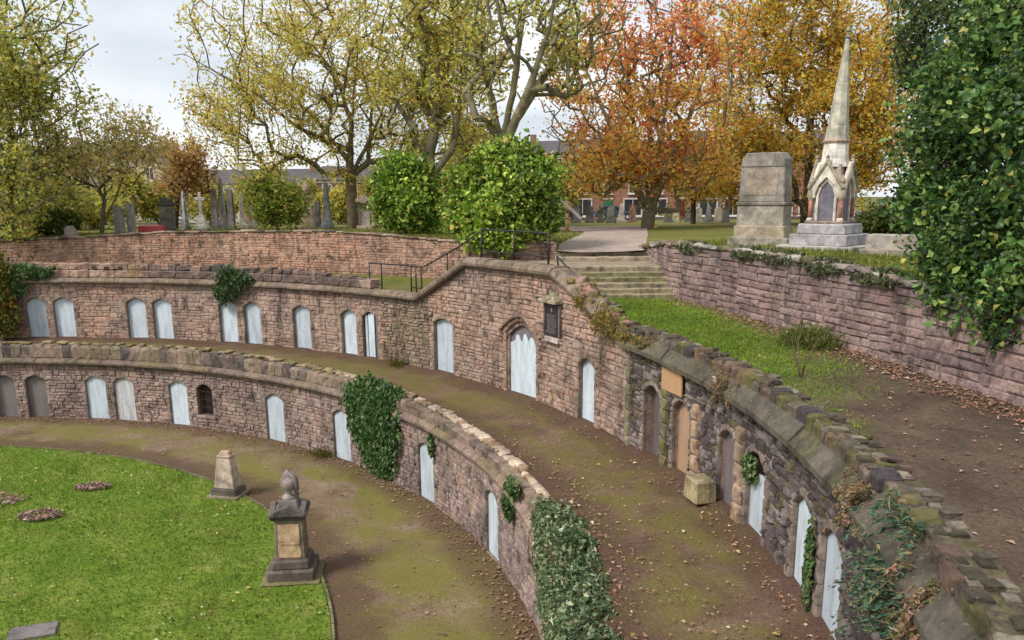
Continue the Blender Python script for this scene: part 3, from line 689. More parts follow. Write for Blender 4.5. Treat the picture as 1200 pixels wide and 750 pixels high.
for o in opens_l:
    door_trim(ARC_L, o, lower, lambda s, z: mixc((.30, .23, .19), (.20, .16, .14), random.random()), .15, True, 7, .055, zb_l if o.k != 'window' else None)
    if o.k == 'window':
        door_panel(ARC_L, o, lower, IRON, 'dark_backing', None, .33, z0=.56)
        for k in range(6): x = -.375 + .15 * k; MB().tube([(x, 0, .56), (x, 0, o.top(x / .45) - .02)], .017, 5).build('window_bar', IRON, lower).matrix_local = frame(ARC_L, o.sc, 0, -.12)
        for z in (.9, 1.25, 1.6): MB().box((0, 0, z), (.88, .03, .03)).build('window_bar', IRON, lower).matrix_local = frame(ARC_L, o.sc, 0, -.125)
        MB().box((0, 0, .5), (1.15, .14, .12)).build('window_sill', DRESS_O, lower, bevel=.015, color=(.26, .2, .17)).matrix_local = frame(ARC_L, o.sc, 0, .0)
    else: door_panel(ARC_L, o, lower, {'g': PANEL_GREY, 'w': PANEL, 'smear': PANEL_SMEAR}[o.k], 'door_panel', {'g': 'grey panel', 'smear': 'smeared whitish panel with grey patches'}.get(o.k), .22 if o.k == 'g' else None)
col_lc = lambda s, z: (lambda d: mixc(mixc((.18, .135, .11), (.24, .165, .14), smooth(50, 30, d)), MOSS, random.random() ** 2 * .5))(math.degrees(s / RL))
course_along('cornice_stone', ARC_L, [(SL(-40), Z_LC), (SL(125), Z_LC)], [(-.15, 0), (.17, 0), (.25, .05), (.26, .13), (.10, .25), (-.15, .28)], lower, DRESS_O, (.8, 1.3), col_lc, jitter=.01)
par = Batch('parapet_stone', 'solid', lower, STONE_O, STONE_V, 290); edgeb = Batch('edge_stone', 'rough', lower, STONE_O, STONE_V, 290)
s = SL(-38)
while s < SL(124):
    l = random.uniform(.3, .6); d = math.degrees(s / RL); c = col_l(s, 3)
    ht = interp(d, [(0, 3.15), (12, 3.02), (25, 2.96), (36, 3.18), (50, 3.24), (65, 3.40), (90, 3.38)]) - 2.74
    dk = random.random() < (.35 if d > 60 else .1)
    put(par, ARC_L, s + l / 2, 2.72, l + .005, ht * random.uniform(.9, 1.02), .42, -.17, mixc(c, (.06, .05, .045), .8) if dk else mixc(c, mixc((.19, .14, .10), (.13, .115, .05), random.random() ** 2), .65), .018)
    for k in range(2):
        if d > 60 and k: continue
        l2 = random.uniform(.24, .46); put(edgeb, ARC_L, s + random.uniform(0, l), 2.7 + ht + random.uniform(-.06, .02), l2, random.uniform(.08, .14), random.uniform(.2, .34), -.36 - .05 * k, random.choice(((.46, .36, .27), (.52, .42, .32), (.34, .25, .18), (.30, .2, .13))) if d < 45 else mixc((.33, .25, .16), MOSS, random.random() * .8), .08)
    s += l
par.flush('distant_parapet'); edgeb.flush('distant_edging')

# ------------------------------------------------------------------ right retaining wall and left back wall
rwall = tag(empty('retaining_wall'), 'reddish stone retaining wall right of the steps below the tall monuments', 'wall')
def rw_y(s): return RWALL(s)[0].y
def zb_r(s): return interp(rw_y(s), [(-8, 5.1), (0, 5.25), (5, 5.55), (10, 5.75), (18.7, 5.85), (20.5, 6.7), (22.5, 6.9), (24, 7.1), (25.5, 7.25)])
def zt_r(s): return interp(rw_y(s), [(-8, 7.0), (3.3, 7.2), (5.6, 7.55), (8.8, 7.82), (12.5, 7.95), (17.5, 7.97), (19.5, 7.92), (22, 7.72), (25.4, 7.46)])
wall_core('wall_body', RWALL, rwall, zb_r, lambda s: zt_r(s) - .03, [], .35, MORTAR, lambda s: zb_r(s))
bat = Batch('stone', 'face', rwall, STONE_RO, STONE_RV, 298)
colr0 = stone_colour(lambda s: .62, .03)
def colr(s, z): return mixc(colr0(s, z), random.choice(((.25, .175, .175), (.19, .135, .145), (.28, .20, .185))), .6)
lay_stones(bat, RWALL, zb_r, lambda s: zt_r(s) - .02, [], (.17, .30), (.3, .85), colr, joint=.02, proud=(.03, .085), jit=1.3, zlo=5.0)
bat.flush('far_stonework')
cop = Batch('coping_stone', 'rough', rwall, STONE_O, STONE_V, 290)
s = .2
while s < RWALL.s1 - .1:
    l = random.uniform(.25, .7)
    put(cop, RWALL, s + l / 2, zt_r(s + l / 2) - .06, l - .01, random.uniform(.1, .2), .42, -.14, random.choice(((.16, .13, .12), (.27, .24, .2), (.13, .12, .06), (.24, .17, .14), (.36, .34, .3))), .07)
    if random.random() < .5: put(cop, RWALL, s + l / 2, zt_r(s) + .02, l * .6, .1, .25, -.25, random.choice(((.3, .28, .24), (.12, .11, .06), (.2, .15, .12))), .2)
    s += l
cop.flush('coping_rubble')

bwall = tag(empty('retaining_wall'), 'red brick-like back wall behind the upper tier, under the gravestones', 'wall')
def bw_deg(s): p = BWALL(s)[0]; return math.degrees(math.atan2(p.y, p.x))
def zt_b(s): return interp(bw_deg(s), [(44, 7.72), (53, 7.74), (59, 7.93), (66, 8.05), (73, 8.0), (82, 7.93), (90, 7.68), (97, 7.52), (125, 7.5)])
# the face must look towards the ring's centre
class Rev:
    def __init__(s, P): s.P = P; s.s0, s.s1 = P.s0, P.s1
    def __call__(s, q): p, t, n = s.P(q); return p, t, n
zb_b = lambda s: 5.85 if bw_deg(s) > 47 else 6.9
wall_core('wall_body', BWALL, bwall, zb_b, lambda s: zt_b(s) - .03, [], .35, MORTAR, zb_b)
bat = Batch('brick', 'face', bwall, STONE_LO, STONE_LV, 298)
def colb(s, z):
    c = mixc((.43, .23, .155), (.36, .24, .18), random.random()); n_ = fbm(s * .5, z * 1.2, 11)
    c = mixc(c, (.5, .38, .28), n_ * .8 + random.uniform(-.2, .2)); d = bw_deg(s)
    if d < 62: c = mixc(c, (.25, .19, .16), .5)
    if random.random() < .025: c = mixc(c, (.08, .06, .055), .8)
    c = mixc(c, (.41, .235, .165), .45); v = random.uniform(.88, 1.1); return tuple(x * v for x in c)
lay_stones(bat, BWALL, zb_b, lambda s: zt_b(s) - .02, [], (.11, .19), (.22, .5), colb, joint=.009, proud=(.03, .05), jit=.8, zlo=5.85)
bat.flush('distant_brickwork')
cop = Batch('coping_stone', 'rough', bwall, STONE_O, STONE_V, 290); s = .1
while s < BWALL.s1 - .1:
    l = random.uniform(.3, .8); put(cop, BWALL, s + l / 2, zt_b(s) - .05, l - .01, random.uniform(.08, .15), .4, -.15, random.choice(((.3, .2, .15), (.22, .16, .12), (.13, .12, .05), (.35, .27, .2), (.09, .07, .06))), .04); s += l
cop.flush('coping_rubble')

# ------------------------------------------------------------------ steps and landing
steps = tag(empty('stone_steps', (27, 18.3, 5.95)), 'worn stone steps climbing to the gravel path beside the retaining wall', 'steps')
for i in range(8):
    y0, y1, z1 = (18.3 + .38 * i, 18.3 + .38 * (i + 1) + .10, 5.95 + .175 * (i + 1)) if i < 6 else (23.2 + .55 * (i - 6), 24.6, 7.0 + .175 * (i - 5))
    x0, x1 = 24.9, 29.15
    if i == 5: y1 = 21.2
    m = MB(); n_ = 12; zj = [random.uniform(-.018, .018) for _ in range(n_ + 1)]; yj = [random.uniform(-.03, .03) for _ in range(n_ + 1)]
    for k in range(n_):
        a, b = lerp(x0, x1, k / n_), lerp(x0, x1, (k + 1) / n_); zl, zr = z1 + zj[k], z1 + zj[k + 1]; ya, yb = y0 + yj[k], y0 + yj[k + 1]
        m.add([(a, ya, z1 - .3), (b, yb, z1 - .3), (b, yb - .02, zr - .03), (a, ya - .02, zl - .03), (b, yb + .02, zr), (a, ya + .02, zl), (b, y1, z1), (a, y1, z1)], [(0, 1, 2, 3), (3, 2, 4, 5), (5, 4, 6, 7)])
    o = m.build('step', DRESS_O, steps, color=mixc((.33, .27, .205), (.20, .19, .07), .15 + random.random() * .6)); o.location = (-27, -18.3, -5.95)
lp = [(RU + .45) * Vector((math.cos(math.radians(a)), math.sin(math.radians(a)))) for a in np.linspace(29, 40.3, 8)]
lp = [(p.x, p.y) for p in lp] + [(21.6, 25.0), (22.5, 24.7), (24, 24.3), (29.05, 24.3), (29.05, 20.45), (25.0, 20.45), (24.9, 18.3)]
m = MB(); n_ = len(lp); m.add([(x, y, 6.985) for x, y in lp] + [(x, y, 5.8) for x, y in lp], [tuple(range(n_))] + [(i, n_ + i, n_ + (i + 1) % n_, (i + 1) % n_) for i in range(n_)])
tag(m.build('landing', ground_mat('landing_stone', [(.3, (.27, .21, .17)), (.7, (.38, .30, .25))], 1.0, 12, moss_extra(.5, (.16, .15, .05), .8))), kind='structure')
blk = tag(MB().box((0, 0, .3), (.5, .62, .5), 0, .94).build('stone_block', DRESS_O, None, bevel=.03, color=(.36, .30, .17)), 'squared mossy stone block standing on the walkway against the upper wall', 'block'); blk.location = (27.38 * math.cos(math.radians(8.6)), 27.38 * math.sin(math.radians(8.6)), zwalk(9)); blk.rotation_euler = (0, 0, math.radians(14))

# ------------------------------------------------------------------ railings
def upt(a, z, R=RU + .28): return Vector((R * math.cos(math.radians(a)), R * math.sin(math.radians(a)), z))
rail = tag(empty('railing', upt(46, 6.1)), 'black metal handrail climbing the left slope of the gable', 'railing')
def rpart(root, name, pts, r=.028):
    o = MB().tube(pts, r, 7).build(name, METAL, root, True); o.matrix_parent_inverse = Matrix.Translation(-Vector(root.location)); return o
rpart(rail, 'top_rail', [upt(a, 7.05) for a in np.linspace(52.4, 45.6, 8)] + [upt(41, 7.95), upt(38.6, 8.5)], .032)
rpart(rail, 'bottom_rail', [upt(a, 6.2) for a in np.linspace(52.4, 50.9, 3)]); rpart(rail, 'bottom_rail', [upt(a, 6.2) for a in np.linspace(47.2, 45.9, 3)])
for a in (52.4, 50.9, 47.2, 46.6, 45.9): rpart(rail, 'post', [upt(a, 5.98), upt(a, 7.04)], .03)
for a, z in ((42.6, 7.65), (39.8, 8.2)): rpart(rail, 'post', [upt(a, interp(S(a), GAB) + .2), upt(a, z)], .026)
rail2 = tag(empty('railing', upt(34, 7.5, RU + .35)), 'black metal railing along the flat top of the gable under the bush', 'railing')
q = lambda a, z: upt(a, z, RU + .38)
rpart(rail2, 'top_rail', [q(a, 8.58) for a in np.linspace(38.6, 30.4, 8)], .034); rpart(rail2, 'bottom_rail', [q(a, 7.82) for a in np.linspace(38.6, 30.4, 8)], .028)
for a in (38.6, 34.6, 30.4): rpart(rail2, 'post', [q(a, 7.5), q(a, 8.6)], .034)
rail3 = tag(empty('railing', upt(28, 7.3, RU + .38)), 'short sloping black rail loop at the head of the right gable slope', 'railing')
LP = [q(29.4, 7.88), q(27.4, 7.42), q(27.2, 7.12), q(29.2, 7.58), q(29.4, 7.88)]
rpart(rail3, 'rail', LP[:2]); rpart(rail3, 'post', LP[1:3]); rpart(rail3, 'rail', LP[2:4]); rpart(rail3, 'post', LP[3:])

# ------------------------------------------------------------------ monuments
def monument(name, label, cat, loc, rz, parts, group=None):
    """parts: (name, MB, material, colour, bevel)"""
    r = tag(empty(name, loc, rz), label, cat, group)
    for p in parts:
        o = p[1].build(p[0], p[2], r, bevel=p[4] if len(p) > 4 else .02, color=p[3])
    return r
GREYS, TANS = (.30, .27, .245), (.36, .29, .21)
sp = empty('spire_memorial', (34.95, 18.75, 7.72), math.radians(-42.5))
sp.scale = (.94, .94, .97); tag(sp, 'tall Gothic stone memorial with pointed spire and pink columns on the right', 'memorial')
WST = stone_mat('memorial_stone', 'object', .3, .3, 4, .15)
MB().box((0, 0, .05), (3.0, 3.0, .3)).build('base_slab', WST, sp, bevel=.03, color=(.42, .39, .36))
MB().box((0, 0, .40), (2.3, 2.3, .42)).build('lower_plinth', WST, sp, bevel=.03, color=(.36, .34, .35))
MB().box((0, 0, .8), (1.92, 1.92, .4), 0, .97).build('upper_plinth', WST, sp, bevel=.05, color=(.38, .36, .37))
MB().box((0, 0, 1.05), (1.5, 1.5, .12)).build('sill_course', WST, sp, bevel=.03, color=(.25, .19, .15))
MB().box((0, 0, 1.9), (.98, .98, 1.75)).build('core', WST, sp, color=(.42, .37, .32))
for i in range(4):
    R4 = Matrix.Rotation(i * math.pi / 2, 4, 'Z')
    pts = [(-.62, 1.95), (-.42, 1.95), (-.42, 2.1), (-.30, 2.42), (0, 2.72), (.30, 2.42), (.42, 2.1), (.42, 1.95), (.62, 1.95), (.62, 2.35), (0, 3.3), (-.62, 2.35)]
    MB().prism(pts, -.70, -.55).build('gable', WST, sp, color=(.60, .54, .46), bevel=.015).matrix_local = R4
    arch = [(-.30, 1.12), (.30, 1.12), (.30, 2.05), (.22, 2.32), (0, 2.56), (-.22, 2.32), (-.30, 2.05)]
    MB().prism(arch, -.53, -.485).build('inscription_panel', WST, sp, color=(.15, .14, .17), bevel=.004).matrix_local = R4
    fr = MB()
    for (x0, z0), (x1, z1) in zip([(-.36, 1.1), (-.36, 2.05), (-.26, 2.36), (0, 2.64), (.26, 2.36), (.36, 2.05)], [(-.36, 2.05), (-.26, 2.36), (0, 2.64), (.26, 2.36), (.36, 2.05), (.36, 1.1)]): fr.tube([(x0, -.55, z0), (x1, -.55, z1)], .055, 6)
    fr.build('arch_moulding', WST, sp, color=(.62, .56, .48)).matrix_local = R4
    co = MB()
    for sg in (-1, 1): co.tube([(sg * .66, -.72, 2.3), (0, -.73, 3.32)], [.05, .06], 6)
    co.build('gable_coping', WST, sp, color=(.33, .29, .22)).matrix_local = R4
    MB().lathe((0, -.7, 3.28), [(.03, 0), (.09, .06), (.05, .12), (.08, .18), (.01, .28)], 8).build('finial', WST, sp, color=(.30, .26, .2)).matrix_local = R4
    MB().lathe((.6, -.6, 1.1), [(.13, 0), (.13, .08), (.085, .12)], 10).build('column_base', WST, sp, color=(.55, .5, .43)).matrix_local = R4
    MB().lathe((.6, -.6, 1.2), [(.08, 0), (.075, .68)], 12).build('column', WST, sp, True, color=(.40, .18, .13)).matrix_local = R4
    MB().lathe((.6, -.6, 1.86), [(.08, 0), (.14, .12), (.15, .2), (.15, .3), (.11, .5), (.05, .62), (.10, .70), (.02, .95)], 10).build('column_capital', WST, sp, color=(.42, .36, .28)).matrix_local = R4
MB().box((0, 0, 2.95), (.98, .98, .5), 0, .86).build('tower_base', WST, sp, bevel=.02, color=(.36, .30, .25))
MB().lathe((0, 0, 3.1), [(.60, 0), (.50, .3), (.45, .9)], 8).build('tower', WST, sp, color=(.64, .60, .54))
MB().lathe((0, 0, 3.98), [(.50, 0), (.53, .06), (.47, .12)], 8).build('spire_band', WST, sp, color=(.36, .26, .2))
leanM = Matrix.Translation((0, 0, 4.05)) @ Matrix.Rotation(math.radians(2.2), 4, Vector((math.sin(math.radians(42.5)) * .4, 1, 0)).normalized())
MB().lathe((0, 0, 0), [(.45, 0), (.40, .5), (.385, .52), (.24, 2.0), (.245, 2.02), (.23, 2.05), (.08, 3.55), (.06, 3.62)], 8).build('spire', WST, sp, color=(.47, .44, .35)).matrix_local = leanM
MB().lathe((0, 0, 3.6), [(.05, 0), (.13, .06), (.05, .12), (.04, .22), (.10, .28), (.07, .36), (.01, .46)], 8).build('spire_finial', WST, sp, color=(.30, .28, .23)).matrix_local = leanM

tm = empty('tomb_monument', (33.45, 22.1, 7.68), math.radians(-39)); tag(tm, 'massive square grey stone tomb left of the spire memorial', 'tomb')
MB().box((0, 0, .1), (2.55, 1.25, .5)).build('base', WST, tm, bevel=.03, color=(.30, .27, .22))
MB().box((0, 0, .55), (2.15, 1.02, .55)).build('plinth', WST, tm, bevel=.03, color=(.36, .30, .22))
MB().box((0, 0, 1.2), (2.0, .9, .85), 0, .98).build('lower_block', WST, tm, bevel=.02, color=(.33, .29, .24))
MB().box((0, 0, 1.7), (2.1, .98, .16)).build('string_course', WST, tm, bevel=.04, color=(.22, .19, .16))
MB().prism([(-.97, 1.77), (.97, 1.77), (.92, 2.95), (.90, 3.45), (.70, 3.72), (-.70, 3.72), (-.90, 3.45), (-.92, 2.95)], -.42, .42).build('upper_block', WST, tm, bevel=.03, color=(.29, .26, .22))
MB().box((0, -.425, 2.55), (1.35, .03, 1.0)).build('inscription_panel', WST, tm, bevel=.008, color=(.34, .28, .22))
MB().box((0, -.42, 3.2), (1.78, .06, .06)).build('moulding', WST, tm, bevel=.01, color=(.24, .21, .18))
lt = monument('low_tomb', 'low pale stone block right of the spire memorial', 'tomb', (35.7, 14.9, hgt(35.7, 14.9)), math.radians(-35), [('slab', MB().box((0, 0, .06), (2.0, 1.1, .3)), WST, (.28, .25, .2)), ('block', MB().box((0, 0, .42), (1.7, .85, .52), 0, .95), WST, (.36, .32, .28))])

# lawn monuments
ob_ = monument('headstone', 'short tapering pale obelisk headstone on the lawn edge', 'headstone', (13.5, 13.5, .04), math.radians(-12), [
    ('ground_slab', MB().box((0, 0, .02), (1.12, .95, .12)), WST, (.24, .2, .13)), ('plinth', MB().box((0, 0, .17), (.92, .72, .24), 0, .97), WST, (.13, .105, .09)),
    ('shaft', MB().box((0, 0, .80), (.74, .52, 1.02), 0, .66), WST, (.47, .38, .30)), ('cap', MB().box((0, 0, 1.36), (.50, .36, .1)).box((0, 0, 1.46), (.42, .3, .14), .2, .7), WST, (.36, .26, .20), .03)])
pd = empty('pedestal_monument', (17.22, 7.45, .04), math.radians(6)); tag(pd, 'dark stone pedestal with tan inset panel and draped urn on the lawn', 'monument')
DK = (.12, .095, .08)
MB().box((0, 0, .02), (1.5, 1.4, .06)).build('ground_slab', WST, pd, bevel=.02, color=(.16, .14, .07))
MB().box((0, 0, .17), (1.22, 1.12, .30)).build('base', WST, pd, bevel=.04, color=DK)
MB().box((0, 0, .43), (1.02, .92, .26), 0, .93).build('plinth', WST, pd, bevel=.05, color=DK)
MB().box((0, 0, 1.10), (.76, .66, 1.1), 0, .95).build('die', WST, pd, bevel=.02, color=(.24, .19, .14))
pn = [(-.27, .62), (.27, .60), (.29, .80), (.25, .95), (.27, 1.1), (.26, 1.52), (-.26, 1.52), (-.27, 1.0), (-.30, .86)]
MB().prism(pn, -.345, -.30).build('inset_panel', WST, pd, bevel=.006, color=(.62, .43, .26))
MB().box((0, -.338, .98), (.46, .035, .06)).build('panel_ledge', WST, pd, bevel=.008, color=(.5, .33, .2))
MB().box((0, 0, 1.70), (.86, .76, .12), 0, 1.1).build('cornice', WST, pd, bevel=.02, color=(.10, .085, .085))
for i in range(4):
    MB().prism([(-.48, 1.76), (.48, 1.76), (.48, 1.86), (0, 2.04), (-.48, 1.86)], -.46, -.30).build('pediment', WST, pd, bevel=.02, color=(.13, .11, .10)).matrix_local = Matrix.Rotation(i * math.pi / 2, 4, 'Z')
MB().box((0, 0, 1.95), (.72, .66, .36), 0, .62).build('cap', WST, pd, bevel=.03, color=(.17, .145, .13))
MB().lathe((0, 0, 2.12), [(.17, 0), (.18, .05), (.09, .10), (.08, .15), (.16, .26), (.21, .40), (.20, .50), (.13, .58), (.10, .60), (.11, .66), (.05, .72), (.03, .76)], 16).build('urn', WST, pd, True, color=(.33, .27, .25))
dr = MB().tube([(.02, -.05, 2.84), (.15, -.08, 2.72), (.225, -.06, 2.5), (.2, -.03, 2.3), (.26, 0, 2.2)], [.03, .06, .07, .06, .03], 7); dr.tube([(.1, .1, 2.8), (.2, .1, 2.6), (.22, .08, 2.35), (.17, .05, 2.2)], [.03, .05, .06, .03], 7); dr.build('drapery', WST, pd, True, color=(.22, .18, .17))
monument('ledger_slab', 'flat grey ledger stone sunk in the lawn at the lower left', 'slab', (12.0, 4.45, .0), math.radians(20), [('slab', MB().box((0, 0, .05), (1.0, .62, .12)), WST, (.15, .13, .13))])

# gravestones above the back wall and far right: each its own shape
def gravestone(kind, u, vb, vt, wpx, D, col, label, rz=None, group=None):
    p = at(u, vb, D); z = hgt(p.x, p.y); h = (vb - vt) * D / FPX + (p.z - z); w_ = max(.2, wpx * D / FPX); r = empty('gravestone', (p.x, p.y, z - .04), rz if rz is not None else random.uniform(-.5, .3)); tag(r, label, 'gravestone', group)
    d = max(.14, w_ * .3)
    B = lambda nm, mb, k=1., bv=.015: mb.build(nm, WST, r, bevel=bv, color=tuple(x * k for x in col))
    if kind == 'slab':
        B('base', MB().box((0, 0, .1), (w_ * 1.25, d * 1.8, .24)), .8); a = [(-w_ / 2, .2), (w_ / 2, .2), (w_ / 2, h - w_ * .3), (w_ * .32, h - w_ * .08), (0, h), (-w_ * .32, h - w_ * .08), (-w_ / 2, h - w_ * .3)]; B('tablet', MB().prism(a, -d / 2, d / 2))
    elif kind == 'obelisk':
        B('base', MB().box((0, 0, .15), (w_ * 1.7, w_ * 1.7, .34)), .85); B('plinth', MB().box((0, 0, .5), (w_ * 1.3, w_ * 1.3, .4), 0, .92), .95); B('shaft', MB().box((0, 0, .68 + (h - .9) / 2), (w_, w_, h - .9), 0, .6)); B('tip', MB().box((0, 0, h - .12), (w_ * .6, w_ * .6, .24), 0, .06))
    elif kind == 'cross':
        B('base', MB().box((0, 0, .15), (w_, w_, .32), 0, .92), .9); B('plinth', MB().box((0, 0, h * .22), (w_ * .8, w_ * .8, h * .34), 0, .55)); B('shaft', MB().box((0, 0, h * .66), (w_ * .24, w_ * .2, h * .66), 0, .8)); B('arm', MB().box((0, 0, h * .82), (w_ * .78, w_ * .2, w_ * .24)), 1, .02)
    elif kind == 'pedestal':
        B('base', MB().box((0, 0, .15), (w_ * 1.3, w_ * 1.3, .34), 0, .95), .8); B('die', MB().box((0, 0, .3 + (h - .8) / 2), (w_, w_, h - .8), 0, .93)); B('cap', MB().box((0, 0, h - .42), (w_ * 1.2, w_ * 1.2, .2)), .45, .04); B('dome', MB().lathe((0, 0, h - .34), [(w_ * .45, 0), (w_ * .42, .12), (w_ * .25, .26), (.03, .36)], 10), .4)
    elif kind == 'urn':
        B('base', MB().box((0, 0, .12), (w_ * 1.1, w_ * 1.1, .28)), .9); B('die', MB().box((0, 0, h * .4), (w_ * .8, w_ * .8, h * .55), 0, .9)); B('cap', MB().box((0, 0, h * .68), (w_, w_, h * .08)), .8); B('urn', MB().lathe((0, 0, h * .7), [(.08, 0), (w_ * .32, h * .12), (w_ * .3, h * .2), (.03, h * .3)], 10), 1.1)
    elif kind == 'canopy':
        B('base', MB().box((0, 0, .1), (w_ * 1.1, w_ * .7, .25)), .9); B('tablet', MB().box((0, 0, h * .42), (w_ * .55, .2, h * .7)), .7)
        for sg in (-1, 1): B('column', MB().tube([(sg * w_ * .42, 0, .2), (sg * w_ * .42, 0, h * .8)], w_ * .09, 8), 1.2, 0)
        B('roof', MB().prism([(-w_ * .6, h * .8), (w_ * .6, h * .8), (w_ * .6, h * .86), (0, h), (-w_ * .6, h * .86)], -w_ * .35, w_ * .35))
    return r
GP, GD, GB = (.42, .37, .32), (.16, .15, .15), (.38, .38, .39)
for a in [('slab', 83, 277, 264, 14, 46.5, (.38, .31, .27), 'small rounded pale headstone low on the back wall at far left'), ('obelisk', 84, 272, 240, 5, 50, GB, 'thin grey obelisk behind the small rounded headstone at far left'),
          ('slab', 141, 273, 241, 11, 50, (.30, .27, .24), 'grey slab headstone, left of the close pair left of the red box'), ('slab', 155, 273, 238, 11, 50.5, (.34, .30, .28), 'grey slab headstone, right of the close pair left of the red box', ),
          ('pedestal', 197, 270, 232, 15, 53, (.19, .18, .14), 'green-grey pedestal tomb with dark domed cap'), ('obelisk', 218, 268, 224, 5, 57, GB, 'slim obelisk between the domed pedestal and the white cross'),
          ('cross', 237, 268, 226, 15, 56, (.62, .57, .51), 'white stone cross on tapering base'), ('slab', 253, 267, 222, 8, 60, (.28, .26, .25), 'tall grey slab just right of the white cross'), ('obelisk', 262, 267, 209, 6, 62, (.36, .35, .34), 'tallest pale obelisk in the left cluster'),
          ('slab', 272, 267, 222, 8, 59, GD, 'tall dark slab right of the tallest pale obelisk'), ('obelisk', 285, 267, 224, 6, 58, (.45, .42, .38), 'whitish obelisk at the right end of the left cluster'), ('slab', 296, 267, 240, 8, 61, GP, 'low pale slab beside the yellow-green shrub'),
          ('urn', 361, 267, 214, 17, 56, (.43, .34, .25), 'tan pedestal tomb with urn right of the yellow-green shrub'), ('obelisk', 384, 267, 214, 7, 58, (.34, .36, .38), 'blue-grey obelisk left of the big yellow tree'), ('slab', 373, 267, 236, 7, 62, GD, 'dark narrow slab between tan pedestal and blue-grey obelisk'), ('canopy', 430, 267, 230, 22, 57, (.48, .40, .33), 'pale canopied tomb with columns right of the big yellow trunk'), ('slab', 452, 267, 244, 8, 60, GP, 'pale slab half hidden by the green bush')]:
    gravestone(*a)
far_lab = ['%s gravestone in the far row near the street, %s' ]
for i, (u, vt, wpx, c, k, lab) in enumerate([(676, 243, 8, GD, 'slab', 'dark slab in the far row just right of the timber post'), (691, 241, 9, GD, 'slab', 'dark slab in the far row left of the white shopfront'), (704, 240, 8, (.36, .33, .22), 'urn', 'buff urn tomb in the far row left of the red tree'), (716, 242, 9, (.12, .14, .12), 'slab', 'green-black slab in the far row left of the red tree'), (728, 238, 6, GP, 'obelisk', 'pale obelisk in the far row left of the red tree'), (741, 243, 7, (.3, .16, .13), 'slab', 'reddish slab beside the red tree trunk'),
          (783, 241, 9, GD, 'slab', 'dark slab just right of the red tree trunk'), (792, 243, 8, (.3, .28, .2), 'slab', 'buff slab second right of the red tree trunk'), (806, 240, 8, (.12, .14, .11), 'urn', 'dark urn tomb right of the red tree'), (818, 243, 8, GP, 'slab', 'pale slab midway between red tree and square tomb'), (830, 240, 6, GD, 'obelisk', 'dark obelisk midway between red tree and square tomb'), (841, 243, 8, (.3, .27, .2), 'slab', 'buff slab left of the square tomb'), (850, 242, 8, GD, 'slab', 'dark slab in the far row closest to the square tomb')]):
    gravestone(k, u, 261, vt, wpx, 72 + (i % 3) * 1.5, c, lab)
p = at(178, 271, 52); tag(MB().box((0, 0, .2), (1.5, .7, .55), 0, .92).build('red_box', simple('red_paint', (.62, .10, .11), .5, .15), None, bevel=.04), 'low red box standing behind the back wall between gravestones', 'box').location = (p.x, p.y, hgt(p.x, p.y))
p = at(664, 277, 48); tp = tag(empty('timber_post', (p.x, p.y, hgt(p.x, p.y) - .05)), 'bare timber post with a slanting pale board beside the gravel path', 'post')
MB().tube([(0, 0, 0), (.02, 0, 1.0), (.0, 0, 2.0)], [.13, .11, .10], 8).build('post', TIMBER, tp, True); MB().box((0, 0, 0), (1.9, .08, .16)).build('board', simple('grey_board', (.42, .36, .31), .8, .2), tp, bevel=.01).matrix_local = Matrix.Translation((.1, -.14, 1.45)) @ Matrix.Rotation(math.radians(42), 4, 'Y')

# ------------------------------------------------------------------ houses, cars
def brickm(name, c1, c2, mor):
    m, t, b = newmat(name); tcn = nd(t, 'ShaderNodeTexCoord'); mpn = nd(t, 'ShaderNodeMapping'); mpn.inputs['Rotation'].default_value = (math.pi / 2, 0, 0); t.links.new(tcn.outputs['Object'], mpn.inputs[0])
    br = nd(t, 'ShaderNodeTexBrick'); br.inputs['Scale'].default_value = 1; br.inputs['Brick Width'].default_value = .23; br.inputs['Row Height'].default_value = .075; br.inputs['Mortar Size'].default_value = .008
    br.inputs['Color1'].default_value = (*c1, 1); br.inputs['Color2'].default_value = (*c2, 1); br.inputs['Mortar'].default_value = (*mor, 1); t.links.new(mpn.outputs[0], br.inputs['Vector'])
    c = mixn(t, 1.0, br.outputs[0], ramp(t, noise(t, .8, 5, .6, pos(t)), [(.3, G3(.75)), (.7, G3(1.15))]), 'MULTIPLY'); t.links.new(c, b.inputs['Base Color']); return m
BR = [brickm('red_brick', (.27, .095, .06), (.34, .13, .085), (.3, .25, .2)), brickm('brown_brick', (.22, .12, .085), (.27, .15, .10), (.28, .24, .2)), brickm('cream_brick', (.5, .42, .33), (.56, .47, .38), (.45, .4, .34))]
